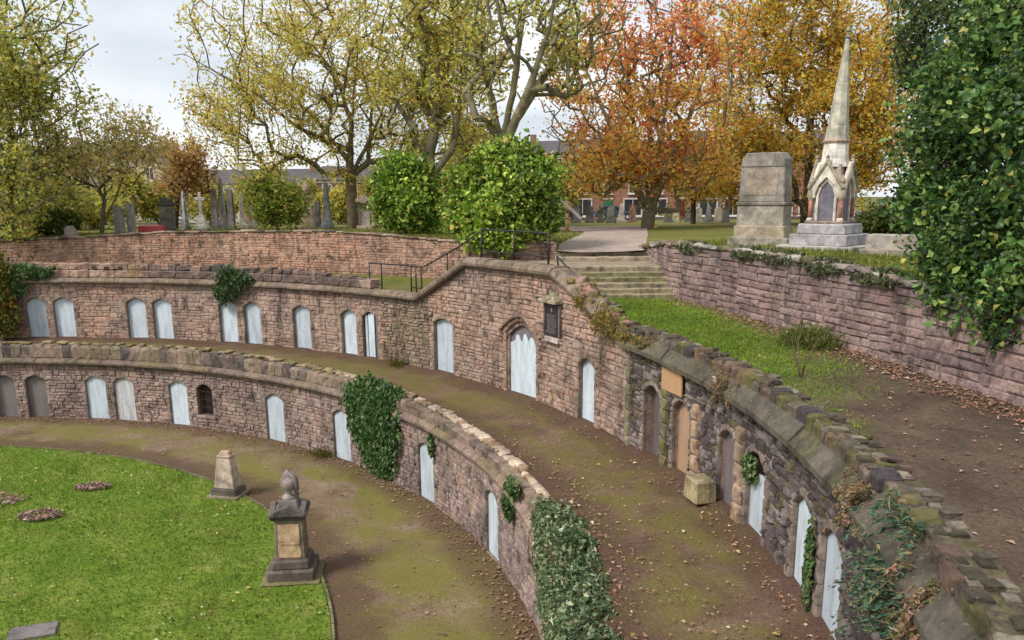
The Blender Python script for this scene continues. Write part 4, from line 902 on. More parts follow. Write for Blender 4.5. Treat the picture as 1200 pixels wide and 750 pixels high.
def house(x, y, w_, h, bm, label, floors=3, bays=3, shop=True, door_col=(.04, .12, .08), roof_h=1.7, dep=9):
    z = hgt(x, y) - .1; r = tag(empty('terraced_house', (x, y, z)), label, 'house')
    wl = MB(); wl.box((0, dep / 2, h / 2), (w_ - .02, dep, h)); wl.build('wall', bm, r)
    rf = MB(); rf.prism([(-w_ / 2, 0), (w_ / 2, 0), (w_ / 2, .01), (-w_ / 2, .01)], -.01, 0); rf = MB()
    a, b = -.35, dep + .35; rf.add([(-w_ / 2, a, h), (w_ / 2, a, h), (w_ / 2, b, h), (-w_ / 2, b, h), (-w_ / 2, dep / 2, h + roof_h), (w_ / 2, dep / 2, h + roof_h)], [(0, 1, 5, 4), (2, 3, 4, 5), (1, 2, 5), (3, 0, 4), (3, 2, 1, 0)])
    ro = rf.build('roof', SLATE, r); MB().box((w_ * .36, dep / 2, h + roof_h + .05), (.7, 1.3, 1.3)).build('chimney', bm, ro, bevel=.03)
    MB().box((0, -.06, h - .2), (w_, .2, .22)).build('eaves_band', WHITEP, r)
    fh = h / floors
    for fl in range(floors):
        for k in range(bays):
            wx = -w_ / 2 + w_ * (k + .5) / bays
            if fl == 0 and k == bays - 1:
                d = MB().box((wx, -.03, 1.1), (1.0, .1, 2.2)).build('door', simple('door_paint', door_col, .5, .1), r, bevel=.01); MB().box((wx, -.06, 2.32), (1.2, .12, .16)).build('lintel', WHITEP, d); continue
            ww, wh = (w_ / bays * .72, 1.9) if fl == 0 and shop else (1.0, min(1.5, fh * .6))
            zc = 1.35 if fl == 0 else fl * fh + fh * .5
            f_ = MB()
            for sx in (-1, 1): f_.box((wx + sx * ww / 2, -.03, zc), (.14, .1, wh))
            for sz in (-1, 1): f_.box((wx, -.032, zc + sz * wh / 2), (ww + .14, .1, .14))
            f_.box((wx, -.028, zc), (.06, .08, wh)); wn = f_.build('window', WHITEP, r)
            MB().box((wx, -.004, zc), (ww, .03, wh)).build('pane', GLASS, wn); MB().box((wx, -.1, zc - wh / 2 - .12), (ww + .3, .22, .1)).build('sill', WHITEP, wn)
    return r
hx = [(-12, 'cream_brick', 'cream house glimpsed beyond the left gravestones', 2, 4.4, 2), (-3.4, 'red', 'red brick house beyond the white cross and obelisks', 2, 4.4, 0), (5.0, 'red', 'red brick house behind the big yellow tree', 2, 4.6, 0), (14, 'br', 'brown brick house glimpsed behind the twin trunks', 2, 4.8, 1), (22.6, 'br', 'brown brick house behind the bright green bush', 3, 7.3, 1), (31.2, 'red', 'red brick house with white shopfront left of the red tree', 3, 7.3, 0), (39.8, 'red', 'red brick house with green door behind the red tree', 3, 7.3, 0), (48.4, 'br', 'brown brick house behind the square tomb', 3, 8.4, 1), (57, 'red', 'red brick house behind the spire memorial', 3, 8.2, 0)]
for x, k, lab, fl, h, bi in hx: house(x, 84.5, 8.6, h, BR[bi], lab, fl, 3, fl == 3, random.choice(((.03, .14, .07), (.1, .02, .02), (.03, .05, .12))))
for bi, (x, y, w_, h) in enumerate([(-24, 92, 9, 7.6), (-34, 90, 9, 7.4)]): house(x, y, w_, h, BR[2 - bi], ['cream house at the far left end of the street', 'brown gabled house furthest left behind the trees'][bi], 2, 3, False)
def car(x, y, rz, col, label):
    z = hgt(x, y) + .04; r = tag(empty('parked_car', (x, y, z), rz), label, 'car', 'cars parked along the street'); pm = simple('car_paint', col, .25, .05, 2, .5, bstr=0)
    body = [(-2.1, .3), (2.1, .3), (2.15, .55), (2.05, .78), (1.15, .92), (.9, .95), (-1.75, .98), (-2.1, .9), (-2.15, .6)]
    MB().prism(body, -.84, .84).build('body', pm, r, bevel=.06); cab = [(-1.8, .95), (1.0, .93), (.35, 1.40), (.1, 1.45), (-1.1, 1.46), (-1.5, 1.38)]
    MB().prism(cab, -.70, .70).build('cabin', GLASS, r, bevel=.05); MB().box((-.5, 0, 1.46), (1.5, 1.3, .05)).build('roof', pm, r, bevel=.02)
    for sx in (-1.3, 1.35):
        for sy in (-.8, .8):
            o = MB().tube([(sx, sy - .1, .32), (sx, sy + .1, .32)], .32, 14).build('wheel', TYRE, r); MB().tube([(sx, sy - .11, .32), (sx, sy + .11, .32)], .19, 10).build('rim', simple('rim', (.4, .4, .42), .4), o)
    for sy in (-.6, .6): MB().box((2.1, sy, .66), (.08, .32, .14)).build('headlight', WHITEP, r, bevel=.02)
for x, c, lab in ((28.6, (.02, .022, .026), 'black car parked just right of the green bush'), (34.2, (.05, .06, .09), 'dark blue car parked in front of the white shopfront'), (50.0, (.55, .56, .57), 'silver car parked left of the square tomb'), (58.5, (.16, .18, .24), 'blue-grey car parked right of the spire memorial')): car(x, 79.4, random.choice((0, math.pi)), c, lab)

# ------------------------------------------------------------------ leaves and trees
def leaf_mesh(name, P, size, cols, up=None, flat=.0, fold=.28, asp=.55, fine=False):
    n = len(P); size = np.broadcast_to(np.asarray(size, float), (n,)) * np.clip(rng.lognormal(0, .33, n), .45, 1.9)
    d = rng.normal(size=(n, 3)); d[:, 2] *= (1 - flat)
    if up is not None: d = d * .55 + up
    d /= np.linalg.norm(d, axis=1)[:, None] + 1e-9
    r = rng.normal(size=(n, 3))
    if flat: r = r * (1 - flat) + np.array([0, 0, 1.0]) * flat
    sdir = np.cross(d, r); sdir /= np.linalg.norm(sdir, axis=1)[:, None] + 1e-9; nn = np.cross(sdir, d)
    L_ = size[:, None]; wdt = L_ * asp * .5 * rng.uniform(.75, 1.25, (n, 1)); b = np.arange(n)[:, None]
    if not fine:
        v0 = P - d * L_ * .5; v2 = P + d * L_ * .5; mid = P - d * L_ * .06
        v1 = mid - sdir * wdt + nn * wdt * fold * 2; v3 = mid + sdir * wdt + nn * wdt * fold * 2
        V = np.stack([v0, v1, v2, v3], 1).reshape(-1, 3); F = np.concatenate([b * 4 + np.array([[0, 1, 2]]), b * 4 + np.array([[0, 2, 3]])]); return npmesh(name, V, F, np.repeat(cols, 4, 0))
    cu = rng.uniform(.05, .35, (n, 1)) * L_
    v = [P - d * L_ * .5 - nn * cu, P - d * L_ * .15 - sdir * wdt + nn * wdt * .35, P - d * L_ * .15 + sdir * wdt + nn * wdt * .35, P + d * L_ * .22 - sdir * wdt * .8 + nn * wdt * .25 - nn * cu * .15, P + d * L_ * .22 + sdir * wdt * .8 + nn * wdt * .25 - nn * cu * .15, P + d * L_ * .5 - nn * cu, P - d * L_ * .15, P + d * L_ * .22 - nn * cu * .2]
    V = np.stack(v, 1).reshape(-1, 3); T = [(0, 1, 6), (0, 6, 2), (1, 3, 7), (1, 7, 6), (6, 7, 4), (6, 4, 2), (3, 5, 7), (7, 5, 4)]
    F = np.concatenate([b * 8 + np.array([t]) for t in T]); return npmesh(name, V, F, np.repeat(cols, 8, 0), True)
def palette(n, pal, wts=None, var=.25):
    pal = np.array(pal, float); i = rng.choice(len(pal), n, p=None if wts is None else np.array(wts) / np.sum(wts)); c = pal[i] * rng.uniform(1 - var, 1 + var, (n, 1)); return np.clip(c, .003, .9)
class Skel:
    def __init__(s): s.p = []; s.par = []; s.tip = []
    def add(s, p, par): s.p.append(np.array(p, float)); s.par.append(par); return len(s.p) - 1
    def path(s, pts, par=-1, step=.7):
        pts = [np.array(q, float) for q in pts]; i = par if par >= 0 else s.add(pts[0], -1)
        for a, b in zip(pts, pts[1:]):
            n = max(1, int(np.linalg.norm(b - a) / step))
            for k in range(1, n + 1): i = s.add(a + (b - a) * k / n + rng.normal(size=3) * .03 * np.linalg.norm(b - a) / n, i)
        return i
    def grow(s, targets, step=.55, wob=.10, skip=0):
        base = s.p[0]; targets = sorted(targets, key=lambda t: np.linalg.norm((t - base) * np.array([1, 1, .6])))
        for t in targets:
            A = np.array(s.p[skip:]); dv = t - A; d = np.linalg.norm(dv, axis=1)
            cost = d + .9 * np.maximum(0, A[:, 2] - t[2] + .35 * np.hypot(dv[:, 0], dv[:, 1]))
            i = int(np.argmin(cost)) + skip; a = s.p[i]; n = max(1, int(d[i - skip] / step)); L_ = d[i - skip]; sag = np.array([0, 0, .10 * L_])
            for k in range(1, n + 1):
                f_ = k / n; i = s.add(a + (t - a) * f_ + sag * math.sin(math.pi * f_) + rng.normal(size=3) * wob * step * (k < n), i)
            s.tip.append(i)
    def radii(s, tip=.012, ex=2.35, rmax=None):
        n = len(s.p); acc = np.zeros(n); ch = np.zeros(n, int)
        for i in range(n):
            if s.par[i] >= 0: ch[s.par[i]] += 1
        r = np.zeros(n)
        for i in range(n - 1, -1, -1):
            r[i] = max(tip, acc[i] ** (1 / ex)) if ch[i] else tip
            if s.par[i] >= 0: acc[s.par[i]] += r[i] ** ex
        if rmax: r = r * (rmax / r[0]) if r[0] > 0 else r; r = np.maximum(r, tip)
        return r
    def mesh(s, name, r, cut=0.0):
        V, F = [], []; P = np.array(s.p)
        for i in range(len(P)):
            a = s.par[i]
            if a < 0 or r[i] < cut: continue
            d = P[i] - P[a]; L_ = np.linalg.norm(d)
            if L_ < 1e-6: continue
            d /= L_; u = np.cross(d, [0, 0, 1] if abs(d[2]) < .9 else [1, 0, 0]); u /= np.linalg.norm(u); w_ = np.cross(d, u)
            k = 8 if r[i] > .12 else (5 if r[i] > .03 else 3); b = len(V); ra = min(r[a], r[i] * 1.35)
            for (c, rr) in ((P[a] - d * ra * .3, ra), (P[i], r[i])):
                for j in range(k): an = 2 * math.pi * j / k; V.append(c + (u * math.cos(an) + w_ * math.sin(an)) * rr)
            for j in range(k): F.append((b + j, b + (j + 1) % k, b + k + (j + 1) % k, b + k + j))
        return npmesh(name, V, F, smooth_=True)
def crown_pts(n, c, r, shell=.45, clump=.5, seed=0, cut=None, amp=.28, fr=1.7):
    """points filling an uneven crown"""
    o = []; tries = 0
    while len(o) < n:
        tries += 1; d = rng.normal(size=3); d /= np.linalg.norm(d); k = rng.uniform(0, 1) ** shell
        lump = 1 + amp * mnoise.noise(Vector(d * fr) + Vector((seed, 0, 0)))
        p = np.array(c) + d * np.array(r) * k * lump
        if mnoise.noise(Vector(p * .33) + Vector((seed * 3.1, 0, 0))) < -.5 * (1 - clump) + rng.uniform(-.3, .1) and tries < 12 * n + 60: continue
        if cut and not cut(p): continue
        o.append(p)
    return o
def tree(name, label, base, trunk, crown, n_tips, leaf_n, leaf, pal, rmax=.4, bark=None, spread=.33, colf=None, lmat=None, group=None, seed=0, wts=None, shell=.45, tip=.012, extra=(), clump=.5, cut=None, step=.6, flat=.2, inner=.0):
    r = tag(empty(name, base), label, 'tree', group); s = Skel(); j = s.path(trunk)
    for pts in extra:
        A = np.array(s.p); i = int(np.argmin(np.linalg.norm(A - np.array(pts[0]), axis=1))); s.path([s.p[i]] + list(pts[1:]), i)
    sk = max(0, int(len(s.p) * inner)); T = []
    for c, rr, k in crown: T += crown_pts(int(n_tips * k), c, rr, shell, clump, seed, cut)
    s.grow(T, step, skip=sk); rad = s.radii(tip, rmax=rmax); off = Matrix.Translation(-Vector(base))
    t = link('trunk', s.mesh('trunk', rad), bark or BARK, r); t.matrix_parent_inverse = off
    P = np.array(s.p); tips = np.array(s.tip); par = np.array(s.par); i2 = np.concatenate([tips, tips, par[tips], par[par[tips]]]); i2 = i2[i2 >= 0]
    dens = np.array([max(.05, .6 + 1.3 * mnoise.noise(Vector(P[i] * .45) + Vector((0, seed * 2.3, 0)))) for i in i2])
    ch = i2[rng.choice(len(i2), leaf_n, p=dens / dens.sum())]; LP_ = P[ch] + np.clip(rng.normal(size=(leaf_n, 3)), -1.7, 1.7) * spread * np.array([1, 1, .8])
    cols = palette(leaf_n, pal, wts) if colf is None else colf(LP_)
    c = link('crown', leaf_mesh('crown', LP_, leaf, cols, flat=flat), lmat or LEAF, r); c.matrix_parent_inverse = off
    return r
V3 = lambda v: np.array([v.x, v.y, v.z])
def P_(u, v, D): return V3(at(u, v, D))
def G_(u, v, D): q_ = at(u, v, D); return np.array([q_.x, q_.y, hgt(q_.x, q_.y) - .15])
YEL = [(.78, .66, .15), (.66, .62, .15), (.54, .45, .12), (.45, .54, .12), (.78, .50, .14), (.34, .31, .11)]
# big yellow tree, left of centre
g = G_(413, 264, 57)
tree('plane_tree', 'big spreading yellow tree behind the back wall, left of centre', g, [g, P_(412, 225, 57), P_(410, 190, 57), P_(414, 120, 57), P_(420, 50, 57), P_(424, -30, 57)], [(P_(395, 60, 57), (11.2, 7, 8.6), 1.0), (P_(300, 130, 56), (5.6, 4, 3.0), .22), (P_(500, 120, 56), (4.8, 4, 3.4), .2)], 950, 34000, .2, YEL, .36, seed=1,
     extra=[(P_(411, 205, 57), P_(440, 150, 56), P_(470, 70, 56), P_(490, -20, 56)), (P_(410, 190, 57), P_(370, 140, 57), P_(320, 90, 57), P_(260, 50, 57), P_(225, 5, 57)), (P_(411, 180, 57), P_(350, 150, 55), P_(300, 110, 54), P_(245, 80, 54)), (P_(412, 150, 57), P_(390, 70, 59), P_(360, 0, 60)), (P_(411, 215, 57), P_(432, 190, 57), P_(436, 120, 58), P_(450, 20, 58))], wts=[4, 3.4, 2.8, 2.0, 2.4, 1.2], clump=.4, spread=.36)
# second stem cluster between the bushes
g = G_(500, 272, 50)
tree('plane_tree', 'yellow-leaved tree with leaning twin trunks between the two green bushes', g, [g, P_(503, 180, 50), P_(516, 120, 50), P_(528, 50, 50), P_(545, -40, 50)], [(P_(520, 40, 50), (3.9, 3.5, 5.6), 1.0), (P_(485, 120, 50), (2.6, 2.5, 2.3), .25)], 360, 11500, .205, YEL, .40, bark=BARK_GREY, seed=2, extra=[(P_(501, 215, 50), P_(530, 175, 50), P_(541, 110, 50), P_(550, 40, 51), P_(575, -30, 51))], wts=[3, 4, 3, 3, .6, 2], clump=.3)
# bare-limbed tree, centre
g = G_(583, 275, 46)
tree('plane_tree', 'half-bare tree with thick pale grey limbs behind the bright green bush', g, [g, P_(585, 220, 46), P_(590, 160, 46), P_(601, 110, 46), P_(607, 60, 46), P_(618, 0, 46), P_(622, -60, 46)], [(P_(640, 0, 46), (4.6, 3.5, 3.6), .8), (P_(565, 80, 46), (2.0, 2, 3.4), .35), (P_(668, 70, 46), (2.1, 2, 2.2), .3)], 300, 4800, .2, YEL, .40, bark=BARK_GREY, seed=3,
     extra=[(P_(590, 165, 46), P_(612, 130, 46), P_(634, 95, 46.5), P_(660, 50, 47), P_(700, 20, 47)), (P_(588, 180, 46), P_(620, 105, 45), P_(645, 30, 44.5), P_(655, -40, 44.5)), (P_(588, 175, 46), P_(577, 120, 46.5), P_(562, 60, 47), P_(548, 0, 47)), (P_(604, 85, 46), P_(590, 40, 46), P_(578, -20, 46))], wts=[2, 3, 3, 3, .6, 2], clump=.3, tip=.016)
# red-orange tree
g = G_(758, 271, 53)
REDP = np.array([(.84, .30, .14), (.90, .50, .13), (.70, .20, .13), (.92, .68, .15), (.80, .68, .17), (.62, .38, .2)])
def redcol(P):
    n = len(P); z = (P[:, 2] - 10) / 13; nz = np.array([mnoise.noise(Vector(p * .3)) for p in P]); t = np.clip(z + nz * .5, 0, 1)
    w_ = np.stack([1.2 * t + .2, 1.0 + 0 * t, 1.3 * t ** 1.5, 1.8 * (1 - t) ** 1.2 + .1, 1.1 * (1 - t) ** 2, .5 + 0 * t], 1); w_ /= w_.sum(1)[:, None]
    i = (w_.cumsum(1) < rng.uniform(size=(n, 1))).sum(1).clip(0, 5); return REDP[i] * rng.uniform(.7, 1.3, (n, 1))
tree('maple_tree', 'red and orange maple with short trunk beside the gravel path', g, [g, P_(760, 245, 53), P_(762, 215, 53), P_(762, 150, 53), P_(760, 80, 53)], [(P_(758, 95, 53), (6.3, 5.5, 7.2), 1.0), (P_(700, 190, 52), (3.4, 3, 2.1), .22), (P_(800, 190, 53), (3.2, 3, 2.2), .2)], 950, 27000, .22, REDP, .42, bark=BARK_GREY, seed=4, colf=redcol,
     extra=[(P_(760, 250, 53), P_(748, 225, 53), P_(725, 170, 52), P_(695, 100, 52), P_(670, 50, 52)), (P_(760, 240, 53), P_(785, 190, 53), P_(815, 120, 53), P_(835, 60, 53)), (P_(761, 225, 53), P_(740, 130, 54), P_(730, 30, 54)), (P_(761, 225, 53), P_(780, 130, 52), P_(790, 20, 52))], clump=.4, step=.7)
# orange-gold tree behind the spire
g = G_(945, 262, 62)
GOLD = [(.82, .55, .08), (.80, .43, .07), (.62, .54, .10), (.44, .45, .09), (.84, .60, .10), (.54, .29, .08)]
tree('oak_tree', 'broad golden-orange oak behind the spire memorial', g, [g, P_(948, 200, 62), P_(950, 120, 62), P_(950, 40, 62)], [(P_(950, 95, 62), (8.0, 6, 8.4), 1.0), (P_(905, 20, 62), (5.5, 4, 4.6), .3), (P_(1025, 140, 60), (4.2, 4, 6), .4), (P_(880, 180, 60), (3.2, 3, 3.6), .22)], 900, 52000, .24, GOLD, .5, seed=5, clump=.75, spread=.42)
g = G_(812, 264, 66); tree('small_tree', 'small dark-stemmed tree with yellow leaves left of the square tomb', g, [g, P_(812, 235, 66), P_(800, 205, 66), P_(798, 180, 66)], [(P_(820, 195, 66), (3.2, 3, 2.6), 1)], 110, 5200, .27, GOLD, .2, bark=BARK_DARK, seed=6, extra=[(P_(811, 240, 66), P_(832, 215, 66), P_(845, 190, 66))])
# dark evergreen far right
g = G_(1135, 262, 44); DARKG = [(.09, .16, .055), (.14, .22, .065), (.22, .27, .08), (.05, .09, .04)]
tree('evergreen_tree', 'tall dark evergreen behind the laurel at the upper right', g, [g, P_(1135, 150, 44), P_(1135, 40, 44), P_(1135, -60, 44)], [(P_(1150, 60, 44), (4.2, 3.5, 5.2), 1), (P_(1085, 30, 44), (1.8, 2.0, 2.4), .2), (P_(1090, 190, 42), (1.4, 2, 2.4), .2)], 460, 22000, .22, DARKG, .35, bark=BARK_DARK, seed=7, clump=.8)
# far left tree
LG = [(.68, .60, .14), (.55, .57, .14), (.40, .48, .12), (.26, .30, .10), (.74, .58, .15)]
g = G_(-35, 285, 47); tree('lime_tree', 'dense yellow-green tree at the far left edge', g, [g, P_(-30, 180, 47), P_(-25, 60, 47), P_(-20, -30, 47)], [(P_(-10, 70, 47), (5.4, 4, 7.2), 1), (P_(10, 200, 46), (3.6, 3, 3.4), .4)], 620, 23000, .21, LG, .38, seed=8, clump=.7)
g = G_(118, 274, 49.5); tree('young_tree', 'sparse young tree with dark forked stems above the left back wall', g, [g, P_(122, 235, 49.5), P_(124, 210, 49.5), P_(115, 180, 49.5), P_(105, 150, 49.5)], [(P_(115, 172, 49.5), (3.6, 3, 2.7), 1), (P_(165, 160, 49.5), (1.7, 2, 1.6), .3), (P_(60, 195, 49.5), (1.7, 2, 1.2), .2)], 300, 5200, .2, [(.66, .58, .2), (.68, .56, .2), (.5, .48, .16), (.7, .5, .2)], .13, bark=BARK, seed=9, extra=[(P_(118, 262, 49.5), P_(135, 235, 49.5), P_(148, 195, 49.5), P_(160, 160, 49.5)), (P_(123, 225, 49.5), P_(100, 195, 49.5), P_(75, 175, 49.5))], clump=.4)
g = G_(206, 266, 60); tree('young_tree', 'small russet tree behind the domed pedestal tomb', g, [g, P_(207, 235, 60), P_(212, 200, 60), P_(216, 170, 60)], [(P_(214, 195, 60), (2.7, 2.3, 2.7), 1)], 180, 5000, .21, [(.60, .36, .14), (.5, .29, .13), (.58, .42, .13), (.36, .26, .1)], .16, seed=10, bark=BARK_DARK)

# ------------------------------------------------------------------ shrubs
def shrub(name, label, base, lobes, n, leaf, pal, mat=None, stems=9, wts=None, cat='shrub', flat=.3, group=None, shell=.33, seed=0, spread=.12, fine=False):
    r = tag(empty(name, base), label, cat, group); s = Skel(); s.path([base, np.array(base) + [0, 0, .3]]); off = Matrix.Translation(-Vector(base))
    T = []
    for c, rr, k in lobes: T += crown_pts(int(max(6, stems * 7 * k)), c, np.array(rr) * .95, .4, .8, seed)
    s.grow(T, .3); t = link('stem', s.mesh('stem', s.radii(.008, rmax=.07)), STEM, r); t.matrix_parent_inverse = off
    PP = []; HU = []
    tot = sum(k for _, _, k in lobes)
    for c, rr, k in lobes: PP += crown_pts(int(n * k / tot), c, rr, shell, .3, seed + 5 + len(PP), None, .75, 3.0); HU += [rng.uniform(.72, 1.2)] * (len(PP) - len(HU))
    PP = np.array(PP) + rng.normal(size=(len(PP), 3)) * spread
    cols = palette(len(PP), pal, wts, .35) * np.array(HU)[:, None]; o = link('foliage', leaf_mesh('foliage', PP, leaf, cols, flat=flat, asp=.6, fine=fine), mat or LEAF_GLOSS, r); o.matrix_parent_inverse = off; return r
def lobes_of(c, r, n, k=.6):
    o = [(np.array(c), np.array(r) * .82, 1.0)]
    for i in range(n):
        d = rng.normal(size=3); d /= np.linalg.norm(d); d[2] = d[2] * .8 + .1; o.append((np.array(c) + d * np.array(r) * .62, np.array(r) * rng.uniform(.28, .52), .3))
    return o
BRI = [(.24, .38, .04), (.34, .46, .06), (.13, .25, .03), (.46, .52, .10), (.06, .12, .02), (.5, .4, .1)]
def blobs_at(lst): return [(P_(u, v, D), np.array((r, r * .9, r * k)), r * r * .3) for u, v, D, r, k in lst]
c = P_(592, 228, 38.5); shrub('laurel_bush', 'large bright green bush hanging over the gable railing', (c[0], c[1], 7.5), blobs_at([(592, 228, 38.5, 1.9, 1.0), (553, 235, 38.3, 1.25, .9), (632, 236, 38.3, 1.2, .95), (574, 195, 38.4, 1.15, .85), (612, 190, 38.6, 1.15, .8), (637, 205, 38.6, .9, .9), (545, 258, 37.6, .95, .8), (562, 278, 36.9, .85, .75), (590, 282, 36.8, .8, .6), (600, 250, 37.2, 1.2, .9), (640, 258, 38, .75, .7), (548, 210, 38.6, .8, .8), (594, 172, 38.8, .6, .6), (575, 240, 37, 1.0, .8), (610, 218, 37.2, 1.0, .8), (622, 270, 37.6, .6, .6)]), 19000, .2, BRI, seed=1, wts=[3, 3, 2, 2, 1.6, .35], fine=True)
c = P_(474, 224, 45); shrub('laurel_bush', 'rounded green bush left of the twin-trunked tree', (c[0], c[1], 7.7), blobs_at([(474, 222, 45, 1.45, 1.0), (452, 230, 45, 1.0, .9), (498, 222, 45, 1.0, 1.0), (466, 195, 45, 1.0, .7), (488, 198, 45, .85, .8), (478, 255, 44.5, 1.1, .7), (455, 254, 44.6, .8, .7), (500, 250, 44.8, .85, .8), (505, 262, 45, .6, .5), (445, 212, 45.2, .6, .7), (480, 235, 44, .9, .8)]), 10500, .2, BRI, seed=2, wts=[3, 2.4, 2.6, 1.2, 1.9, .3], fine=True)
c = P_(324, 236, 46); shrub('young_shrub', 'yellow-green shrub hanging over the back wall left of the tan pedestal', (c[0], c[1], 7.7), lobes_of(c, (1.75, 1.3, 1.75), 8), 6500, .18, [(.2, .27, .03), (.27, .30, .035), (.12, .19, .025), (.32, .27, .05), (.3, .15, .04)], seed=3, wts=[3, 3, 2, 2, .6])
# yellow-green mass behind the left gravestones: separate shrubs
for i, (u, v, D, rx, rz, lab) in enumerate([(30, 245, 52, 2.2, 1.9, 'yellow-green bush at the foot of the far left tree'), (66, 238, 62, 2.6, 2.2, 'yellow bush left of the sparse young tree'), (108, 245, 66, 2.8, 2.0, 'olive bush behind the sparse young tree'), (150, 232, 70, 3.0, 2.4, 'yellow-green bush behind the pair of grey headstones'), (185, 240, 72, 2.4, 2.0, 'ochre bush behind the domed pedestal tomb'), (245, 238, 74, 2.8, 2.2, 'olive bush behind the white cross'), (300, 225, 72, 2.6, 2.6, 'tall yellow bush behind the yellow-green shrub'), (345, 235, 74, 2.6, 2.0, 'pale yellow bush behind the tan pedestal tomb'), (395, 240, 73, 2.4, 1.9, 'yellow bush behind the blue-grey obelisk'), (455, 225, 71, 2.6, 2.6, 'olive bush behind the rounded green bush'), (535, 205, 70, 2.8, 3.2, 'tall yellow-green bush between the two green bushes'), (560, 170, 68, 2.6, 2.2, 'yellow bush showing above the bright green bush'), (670, 215, 74, 2.6, 2.4, 'orange-yellow bush beyond the timber post'), (60, 262, 48, 1.5, .9, 'low dark green bush by the back wall at far left')]):
    c = P_(u, v, D); shrub('bush', lab, (c[0], c[1], hgt(c[0], c[1])), lobes_of(c, (rx, rx * .8, rz), 6), 3400, .27, [(.60, .54, .12), (.46, .48, .10), (.32, .35, .08), (.66, .50, .13)] if i != 13 else [(.07, .12, .02), (.1, .15, .03), (.16, .17, .03)], mat=LEAF, seed=20 + i)
# near laurel at the right edge
LAU = [(.06, .13, .035), (.095, .19, .045), (.16, .26, .06), (.03, .065, .028), (.28, .35, .08), (.42, .38, .1)]
c = np.array((35.3, 7.4, 10.9)); lob = [(c, np.array((2.5, 3.2, 3.9)), 1.6)]
for u, v, D, k in ((1105, 170, 20, .9), (1120, 300, 19, .9), (1150, 350, 18.3, .8), (1185, 370, 17.2, .7), (1090, 235, 20, .8), (1130, 90, 20.5, 1.0), (1175, 30, 20, 1.1), (1180, 130, 18.5, 1.0), (1170, 250, 18, 1.0), (1115, 345, 18.8, .45), (1205, 320, 17, .8)): lob.append((P_(u, v, D), np.array((k, k * 1.1, k * 1.05)), .25 * k))
shrub('laurel_tree', 'large dark glossy laurel overhanging the retaining wall at the right edge', (35.6, 7.4, hgt(35.6, 7.4)), lob, 30000, .15, LAU, seed=4, wts=[4, 4, 3, 3, 1, .35], stems=20, cat='tree', flat=.25, shell=.5, fine=True)
c = P_(1040, 262, 40); shrub('bush', 'dark mixed bush right of the spire memorial', (c[0], c[1], hgt(c[0], c[1])), lobes_of(c, (1.6, 1.3, 1.3), 5), 3500, .2, [(.05, .10, .02), (.1, .15, .03), (.22, .17, .04), (.03, .06, .02)], seed=40)

# ------------------------------------------------------------------ ivy and wall plants
def wall_plant(name, label, P, blobs, n, leaf, pal, wts=None, mat=None, cat='ivy', thick=.28, droop=.9, asp=.6, soft=.5):
    """blobs: (s, z, half width, half height, weight) on a wall face; leaves hang off it"""
    p0, t0, n0 = P(blobs[0][0]); base = p0 + Vector((0, 0, blobs[0][1])); r = tag(empty(name, base), label, cat); off = Matrix.Translation(-base)
    PP, UP = [], []; W = np.array([b[4] for b in blobs], float); W /= W.sum(); sk = MB()
    for b, w_ in zip(blobs, W):
        k = 0; N = int(n * w_); tries = 0
        while k < N and tries < 40 * N + 200:
            tries += 1
            a, c_ = np.clip(rng.normal(size=2) * soft, -1.6, 1.6)
            if a * a + c_ * c_ > rng.uniform(.7, 1.7) + .9 * mnoise.noise(Vector((a * b[2] * 2.3 + b[0], c_ * b[3] * 2.3, b[1] * 3))): continue
            q_ = b[0] + a * b[2]; z = b[1] + c_ * b[3]; p, t, nv = P(q_); th = thick * max(.15, 1 - .6 * (a * a + c_ * c_)) * (1 + .5 * mnoise.noise(Vector((q_ * 2.5, z * 2.5, 0)))); o_ = .04 + rng.uniform(0, 1) ** .6 * max(.05, th) + (b[5] if len(b) > 5 else 0)
            PP.append((p.x + nv.x * o_, p.y + nv.y * o_, z)); UP.append((nv.x * .35, nv.y * .35, -droop)); k += 1
        for k in range(5):
            q_ = b[0] + rng.uniform(-.6, .6) * b[2]; pts = []
            for j in range(5):
                p, t, nv = P(q_ + rng.normal() * .05); o_ = .06 + (b[5] if len(b) > 5 else 0); pts.append((p.x + nv.x * o_, p.y + nv.y * o_, b[1] + b[3] * (.8 - .4 * j)))
            MB().tube(pts, .012, 4).build('stem', STEM, r).matrix_parent_inverse = off
    PP = np.array(PP); o = link('foliage', leaf_mesh('foliage', PP, leaf, palette(len(PP), pal, wts), up=np.array(UP), asp=asp), mat or LEAF_GLOSS, r); o.matrix_parent_inverse = off; return r
IVY = [(.05, .115, .03), (.08, .165, .045), (.03, .075, .025), (.14, .22, .07), (.24, .28, .12)]
wall_plant('ivy', 'thick rounded curtain of ivy hanging down the lower wall at centre', ARC_L, [(SL(40.3), 1.9, 1.5, 1.5, 3, .12), (SL(40.6), 2.65, 1.6, .8, 2, .18), (SL(40), .8, 1.0, .8, 1, .06), (SL(40.2), 3.15, 1.35, .32, 1, -.1), (SL(40.2), 3.2, 1.2, .2, .6, -.35)], 12500, .17, IVY, [3, 3, 2, 1.6, .7])
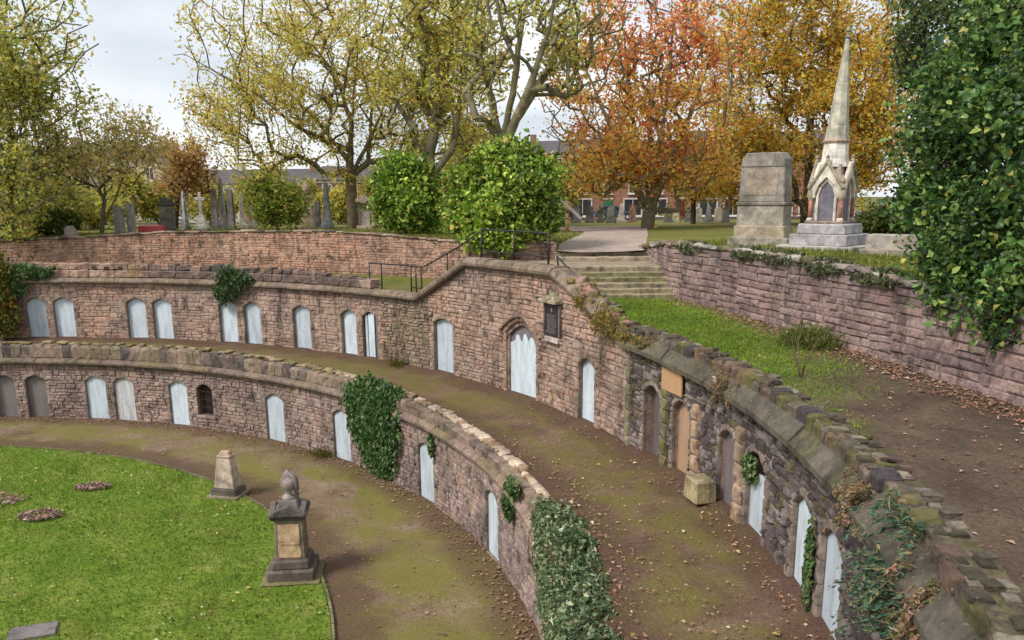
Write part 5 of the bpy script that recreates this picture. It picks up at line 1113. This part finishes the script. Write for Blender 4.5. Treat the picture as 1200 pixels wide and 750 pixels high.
def ivy_mound(label, P, a0, a1, n, leaf, pal, wts):
    """ivy rolled over the parapet: leaves on an uneven hood that hangs down the face"""
    p0, t0, n0 = P(P.s_of((a0 + a1) / 2)); base = p0 + Vector((0, 0, 2.7)); r = tag(empty('ivy', base), label, 'ivy'); off = Matrix.Translation(-base); PP, UP = [], []; sk = MB()
    while len(PP) < n:
        a = random.uniform(a0, a1); q_ = P.s_of(a); e = smooth(a1 + .3, a1 - 4.5, a + 2.2 * mnoise.noise(Vector((len(PP) * .01, 0, 0)))); f_ = random.random()
        w_ = .10 + .19 * e * (1 + .55 * fbm(q_ * 1.3, f_ * 3, 3)); p, t, nv = P(q_)
        if f_ < .58:                                   # the hanging front
            drop = (.4 + 1.9 * e) * (1 + .35 * mnoise.noise(Vector((q_ * 1.8, 0, 4)))); drop *= 1 + .5 * mnoise.noise(Vector((q_ * 6.5, 0, 1))) + (.25 if random.random() < .06 else 0); k = random.random() ** .8; z = 3.0 - k * drop; o_ = .03 + w_ * (1 - k ** 2.2 * .85) * random.uniform(.55, 1.0) ** .5; u_ = (nv.x * .5, nv.y * .5, -.9)
        else:                                          # over the top
            ph = random.uniform(0, 1); o_ = lerp(w_ * .9, -.75 - .15 * e, ph); z = 3.02 + (.16 + .36 * e) * math.sin(math.pi * min(1, .35 + ph * .6)) * random.uniform(.5, 1.0) * (1 + .5 * fbm(q_ * 1.5, ph * 2, 6)); u_ = (nv.x * .3, nv.y * .3, .1)
        if random.random() > e + .12 : continue
        PP.append((p.x + nv.x * o_, p.y + nv.y * o_, z)); UP.append(u_)
    for k in range(26):
        q_ = P.s_of(random.uniform(a0, a1 - 1)); pts = [(P(q_ + .04 * j)[0] + P(q_)[2] * (.1 + .22 * math.sin(j)) + Vector((0, 0, 3.1 - .5 * j)))[:] for j in range(5)]; MB().tube(pts, .011, 4).build('stem', STEM, r).matrix_parent_inverse = off
    link('foliage', leaf_mesh('foliage', np.array(PP), leaf, palette(n, pal, wts, .35), up=np.array(UP), asp=.6), LEAF_GLOSS, r).matrix_parent_inverse = off
ivy_mound('large mound of ivy covering the near end of the lower wall', ARC_L, -16, 10.8, 38000, .088, [(.10, .16, .07), (.15, .22, .10), (.06, .10, .045), (.24, .30, .16), (.42, .43, .28), (.3, .24, .13)], [3, 3, 2, 2, 1.1, .5])
wall_plant('ivy', 'small ivy strand beside the panel left of the near lower door', ARC_L, [(SL(31.2), 2.1, .18, .45, 1)], 380, .13, IVY, thick=.12)
wall_plant('ivy', 'small ivy tuft on the lower wall above the nearest lower door', ARC_L, [(SL(16.2), 2.35, .35, .5, 1, .05), (SL(14.5), 2.9, .4, .3, .7, .1)], 900, .13, IVY, thick=.2)
wall_plant('ivy', 'dark ivy patch draped over the upper cornice between paired doors', ARC_U, [(SL(68.6) * RU / RL, 5.95, .75, .72, 2, .15), (SL(69.5) * RU / RL, 5.45, .5, .5, 1, .1), (SL(67.2) * RU / RL, 6.1, .7, .35, 1, .15)], 2600, .16, [(.05, .10, .03), (.08, .13, .04), (.12, .15, .06), (.035, .07, .025)], thick=.3)
wall_plant('ivy', 'dark green ivy over the parapet at the far left', ARC_U, [(S(90.6), 6.3, 1.2, .35, 2, .15), (S(92.2), 5.7, .6, .6, 1, .15)], 2200, .17, IVY, thick=.3)
wall_plant('yellowing_creeper', 'yellowing creeper hanging down both tiers at the left edge', ARC_U, [(S(94.2), 6.2, 1.1, 1.3, 2, .35), (S(94), 4.9, 1.0, 1.2, 2, .3), (S(93.4), 4.0, .8, .8, 1, .25), (S(95), 7.2, 1.1, .8, 1, .3)], 4200, .22, [(.40, .30, .04), (.28, .26, .05), (.14, .17, .04), (.07, .12, .03), (.42, .2, .04)], [3, 3, 3, 2, 1], LEAF, 'creeper', .6)
def frond_plant(name, label, cat, P, roots, n_f, length, pal, leaf=.075, asp=.34, sag=.6):
    """sprays of leaflets on arching stems; roots: (s, z, off, spread along the wall, spread in z, main direction along s)"""
    p0 = P(roots[0][0])[0] + Vector((0, 0, roots[0][1])); r = tag(empty(name, p0), label, cat); off = Matrix.Translation(-p0); PP, UP = [], []
    for k in range(n_f):
        q_, z0, o0, ss, sz, dr = random.choice(roots); q0 = q_ + random.gauss(0, ss); p, t, nv = P(q0); st = p + nv * (o0 + random.uniform(-.05, .1)) + Vector((0, 0, z0 + random.gauss(0, sz)))
        d = (t * (dr + random.gauss(0, .55)) + nv * random.uniform(.15, .7) + Vector((0, 0, random.uniform(-.2, .5)))).normalized(); L_ = length * random.uniform(.5, 1.15); pts = [st + d * L_ * j / 7 + Vector((0, 0, -sag * L_ * (j / 7) ** 2)) for j in range(8)]
        if k % 3 == 0: MB().tube([x[:] for x in pts], [.008 - .0007 * j for j in range(8)], 4).build('stem', STEM, r).matrix_parent_inverse = off
        for j in range(26):
            f_ = random.uniform(.12, 1); i = min(6, int(f_ * 7)); c_ = pts[i].lerp(pts[i + 1], f_ * 7 - i if f_ < 1 else 1); ax = (pts[i + 1] - pts[i]).normalized(); sd_ = ax.cross(Vector((0, 0, 1))).normalized() * random.choice((-1, 1))
            w_ = leaf * (1.2 - .6 * f_); PP.append((c_ + sd_ * w_ * .6 + Vector((0, 0, random.gauss(0, .012))))[:]); UP.append((sd_ * 1.2 + ax * .8)[:])
    PP = np.array(PP); link('foliage', leaf_mesh('foliage', PP, leaf, palette(len(PP), pal), up=np.array(UP), asp=asp), LEAF_GLOSS, r).matrix_parent_inverse = off; return r
frond_plant('ivy', 'feathery green sprays spreading over the near right parapet and wall', 'ivy', ARC_U, [(S(-9.4), 5.75, .12, .3, .12, .8), (S(-9.6), 5.15, .06, .25, .06, .9), (S(-9.6), 6.25, -.05, .35, .1, .5), (S(-9.0), 5.4, .08, .25, .05, .9), (S(-10.4), 5.6, .1, .3, .2, .3)], 95, .7, [(.05, .12, .075), (.08, .17, .10), (.03, .075, .05), (.14, .22, .12), (.24, .22, .10)])
wall_plant('ivy', 'little ivy clump in the head of a blocked doorway on the right', ARC_U, [(S(4.9), 4.62, .3, .25, 1, -.1)], 500, .11, IVY, thick=.18)
wall_plant('ivy', 'thin ivy between the two nearest right-hand doors', ARC_U, [(S(-2.1), 4.1, .13, .8, 1, .02)], 500, .09, IVY, thick=.08)
for a, z, hw, hh, lab in ((-6.3, 6.1, .35, .4, 'russet withered plant on the near right parapet, left of the feathery ivy'), (-11.6, 6.0, .35, .5, 'russet withered plant on the near right parapet, right of the feathery ivy'), (7.2, 6.2, .5, .2, 'russet dead growth on the right parapet midway along'), (21.5, 6.35, .9, .55, 'mossy golden plants tumbling off the right gable slope')):
    if a < 20: frond_plant('dry_plant', lab, 'plant', ARC_U, [(S(a), z, .08, hw * .6, .1, 0), (S(a), z - .25, .1, hw * .4, .1, 0)], 34, .38, [(.30, .17, .11), (.24, .13, .09), (.34, .24, .14), (.17, .14, .05), (.12, .12, .04)], .06, .5, .9); continue
    wall_plant('dry_plant', lab, ARC_U, [(S(a), z, hw, hh, 1, .1), (S(a + .5), z + .15, hw * .6, hh * .4, .4, .0), (S(a - .6), z - .25, hw * .5, hh * .5, .35, .06)] + ([(S(24.3), 6.75, .5, .3, .5, .1), (S(19), 6.1, .8, .2, .5, .1), (S(17), 6.1, .6, .2, .3, .05)] if a > 20 else []), 900 if a > 20 else 1500, .1 if a > 20 else .06, [(.34, .18, .12), (.27, .13, .09), (.38, .26, .14), (.2, .16, .05)] if a < 20 else [(.36, .27, .05), (.22, .21, .05), (.15, .16, .04), (.28, .16, .06)], None, LEAF, 'plant', .22)
def tuft(name, label, loc, r, h, n, pal, cat='plant', leaf=.14):
    rt = tag(empty(name, loc), label, cat); P = rng.normal(size=(n, 3)) * np.array([r * .5, r * .5, h * .3]) + np.array([0, 0, h * .45]); P[:, 2] = np.abs(P[:, 2])
    up = P * np.array([.8, .8, 0]) / max(r, .1) + np.array([0, 0, 1.0]); link('blade', leaf_mesh('blade', P, leaf, palette(n, pal), up=up, asp=.22), LEAF, rt)['kind'] = 'stuff'; return rt
tuft('grass_tuft', 'bushy grass clump at the foot of the right retaining wall', (31.0, 9.2, 5.72), .7, .5, 2600, [(.18, .22, .05), (.26, .25, .08), (.11, .16, .035)], leaf=.15)
tuft('weed', 'mossy weed at the base of the lower wall left of the ivy curtain', (RL * .994 * math.cos(math.radians(48.6)), RL * .994 * math.sin(math.radians(48.6)), 0), .5, .25, 500, [(.15, .15, .03), (.2, .17, .04), (.09, .11, .02)])
tuft('weed', 'moss clump at the base of the upper wall pier', (RU * .993 * math.cos(math.radians(48)), RU * .993 * math.sin(math.radians(48)), 3.0), .4, .25, 450, [(.15, .15, .03), (.2, .17, .04)])
# trailing plants over the right retaining wall's coping
for i, (y, n) in enumerate(((17.2, 350), (14.0, 700), (12.2, 800), (10.0, 800), (8.0, 800))):
    s_ = next(q for q in np.linspace(0, RWALL.s1, 400) if rw_y(q) > y); lab = ['sprig of trailing plants on the retaining wall top nearest the steps', 'trailing plants on the retaining wall top below the square tomb', 'trailing plants on the retaining wall top below the spire memorial', 'pale-leaved trailing plants on the retaining wall top, right of the spire memorial', 'trailing plants on the retaining wall top next to the laurel'][i]
    wall_plant('trailing_plant', lab, RWALL, [(s_, zt_r(s_) + .06, 1.0, .14, 2, -.25), (s_, zt_r(s_) - .1, .9, .16, 1, .02)], n, .12, [(.10, .13, .06), (.28, .30, .20), (.05, .08, .03), (.14, .10, .06), (.2, .22, .09)], None, LEAF, 'plant', .14)
# twiggy weed on the right terrace
tw = MB(); rt = tag(empty('bare_sapling', (29.6, 5.6, 5.6)), 'thin leafless sapling rising from the right terrace', 'sapling')
for k in range(9):
    a = random.uniform(0, 6.28); tw.tube([(0, 0, 0), (.1 * math.cos(a), .1 * math.sin(a), .4), (.35 * math.cos(a), .35 * math.sin(a), .75 + .35 * random.random())], [.014, .01, .004], 4)
tw.build('twig', STEM, rt)

# ------------------------------------------------------------------ grass blades, fallen leaves, dirt patches
def scatter(name, label, N, fn, size, pal, wts=None, mat=None, blade=False, asp=.6, cat=None):
    P = []
    while len(P) < N:
        q_ = fn()
        if q_ is not None: P.append(q_)
    P = np.array(P); n = len(P); cols = palette(n, pal, wts)
    if blade: 
        nz = np.array([mnoise.noise(Vector((p[0] * .5, p[1] * .5, 0))) for p in P])[:, None]; cols = cols * (1 + .45 * nz); n2 = np.array([mnoise.noise(Vector((p[0] * 1.1, p[1] * 1.1, 9))) + .6 * mnoise.noise(Vector((p[0] * .35, p[1] * .35, 4))) for p in P])[:, None]; cols = cols + np.clip(n2 * 1.5, 0, 1) * (np.array([.27, .30, .06]) - cols) * .7
        me = leaf_mesh(name, P + [0, 0, np.mean(size) * .3], size, cols, up=np.tile(np.array([0, 0, 1.1]), (n, 1)), asp=asp)
    else: me = leaf_mesh(name, P, size, cols, flat=.88, asp=asp)
    return tag(link(name, me, mat or LEAF_LIT), label, cat, None, 'stuff')
def pol(r, a, z): return (r * math.cos(math.radians(a)), r * math.sin(math.radians(a)), z)
U = random.uniform
def lawn_pt():
    x, y = U(-3, 19.4), U(-2, 19.4)
    return (x, y, .05 + .05 * fbm(x * .3, y * .3) * smooth(RG, RG - 2, math.hypot(x, y))) if math.hypot(x, y) < RG + .03 + .10 * mnoise.noise(Vector((x * 2, y * 2, 0))) else None
scatter('grass', 'short green lawn grass', 95000, lawn_pt, .07, [(.125, .235, .02), (.165, .28, .03), (.24, .32, .055), (.09, .17, .016)], [3, 3, 2.0, 1.2], GRASSB, True, .35, 'grass')
def terr_pt():
    a = U(0, 35); r1 = interp(a, rw_th); r = U(RU + .6, r1 - .15); x, y = r * math.cos(math.radians(a)), r * math.sin(math.radians(a))
    if y > 18.25: return None
    f_ = smooth(3.0, 11.0, y + 3 * fbm(x * .4, y * .4) + 2.0 * (30.5 - r)) * (1 - .85 * smooth(r1 - 1.9, r1 - .4, r))
    return (x, y, zterr(a) + .02) if random.random() < f_ else None
scatter('grass', 'bright grass on the terrace below the steps', 34000, terr_pt, .075, [(.15, .27, .02), (.2, .31, .035), (.27, .32, .05), (.1, .18, .02)], None, GRASSB, True, .3, 'grass')
def cem_pt():
    a = U(4, 100); a = a if not 39 < a < 46 else U(46, 100); r = rin(a) + abs(random.gauss(0, 4)); x, y = r * math.cos(math.radians(a)), r * math.sin(math.radians(a))
    return (x, y, hgt(x, y)) if not (24.6 < x < 31 and 23 < y < 36 and interp(y, [(24, 25.0), (27, 25.3), (31, 26.6), (35, 27.2)]) < x < interp(y, [(24, 28.8), (27, 29.4), (32, 30.3), (37, 31.0)])) else None
scatter('grass', 'grass of the cemetery along the wall tops', 30000, cem_pt, .17, [(.12, .17, .02), (.18, .20, .03), (.24, .22, .05), (.09, .12, .02)], None, GRASSB, True, .25, 'grass')
FALL = [(.42, .30, .16), (.34, .18, .09), (.26, .12, .08), (.5, .40, .28), (.3, .24, .08), (.6, .5, .38)]
def walk_leaf():
    a = U(-18, 30); r = U(RL + .5, RU - .1)
    e = max(smooth(25.6, 24.6, r), smooth(26.9, 27.5, r)) * .8 + .18
    return pol(r, a, zwalk(a) + .0 + .05 * smooth(RU - .5, RU, r)) if random.random() < e * smooth(40, -6, a) + .03 else None
scatter('fallen_leaves', 'brown leaves strewn along the upper walkway', 1500, walk_leaf, .062, FALL, [2, 3, 3, 1, 1, .6], cat='leaves')
def terr_leaf():
    a = U(-16, 32); r1 = interp(a, rw_th) if a > -12 else 33.5; r = U(RU + .6, r1 - .05)
    e = smooth(r1 - 1.5, r1 - .4, r) ** 1.5 * .95 + .035
    return pol(r, a, zterr(a) + .03) if random.random() < e else None
scatter('fallen_leaves', 'brown leaves drifted along the foot of the right retaining wall', 5000, terr_leaf, .085, [(.32, .18, .12), (.27, .135, .09), (.38, .25, .17), (.22, .11, .08), (.5, .42, .32)], [3, 3, 2, 2, .6], cat='leaves')
def lawn_leaf():
    q_ = lawn_pt()
    if q_ is None: return None
    return (q_[0], q_[1], q_[2] + .05) if random.random() < .25 + .75 * smooth(.0, .3, fbm(q_[0] * .25, q_[1] * .25, 8)) else None
scatter('fallen_leaves', 'pale leaves scattered over the lawn', 900, lawn_leaf, .085, [(.5, .45, .2), (.55, .5, .34), (.4, .34, .12), (.35, .2, .1)], cat='leaves')
def lp_leaf():
    a = U(0, 95); r = U(RG + .2, RL - .06); return pol(r, a, .03) if random.random() < smooth(22.9, 23.9, r) * .9 + .05 else None
scatter('fallen_leaves', 'brown leaves along the foot of the lower wall', 2200, lp_leaf, .08, [(.28, .16, .10), (.22, .11, .08), (.34, .22, .13)], cat='leaves')
for i, (x, y, rx, ry, lab) in enumerate(((8.2, 11.6, .75, .5, 'oval patch of reddish leaf litter on the lawn'), (6.0, 12.9, 1.0, .7, 'leaf-litter patch at the left edge of the lawn'), (8.6, 14.2, .6, .35, 'small leaf-litter patch towards the far lawn edge'))):
    P = np.array([(x + rx * math.sqrt(random.random()) * math.cos(t), y + ry * math.sqrt(random.random()) * math.sin(t), .10 + U(0, .05)) for t in np.random.default_rng(i).uniform(0, 6.28, 420)])
    tag(link('leaf_litter', leaf_mesh('leaf_litter', P, .10, palette(len(P), [(.34, .2, .17), (.26, .14, .12), (.42, .3, .27), (.2, .13, .1)]), flat=.7), LEAF_LIT), lab, 'leaves', None, 'stuff')
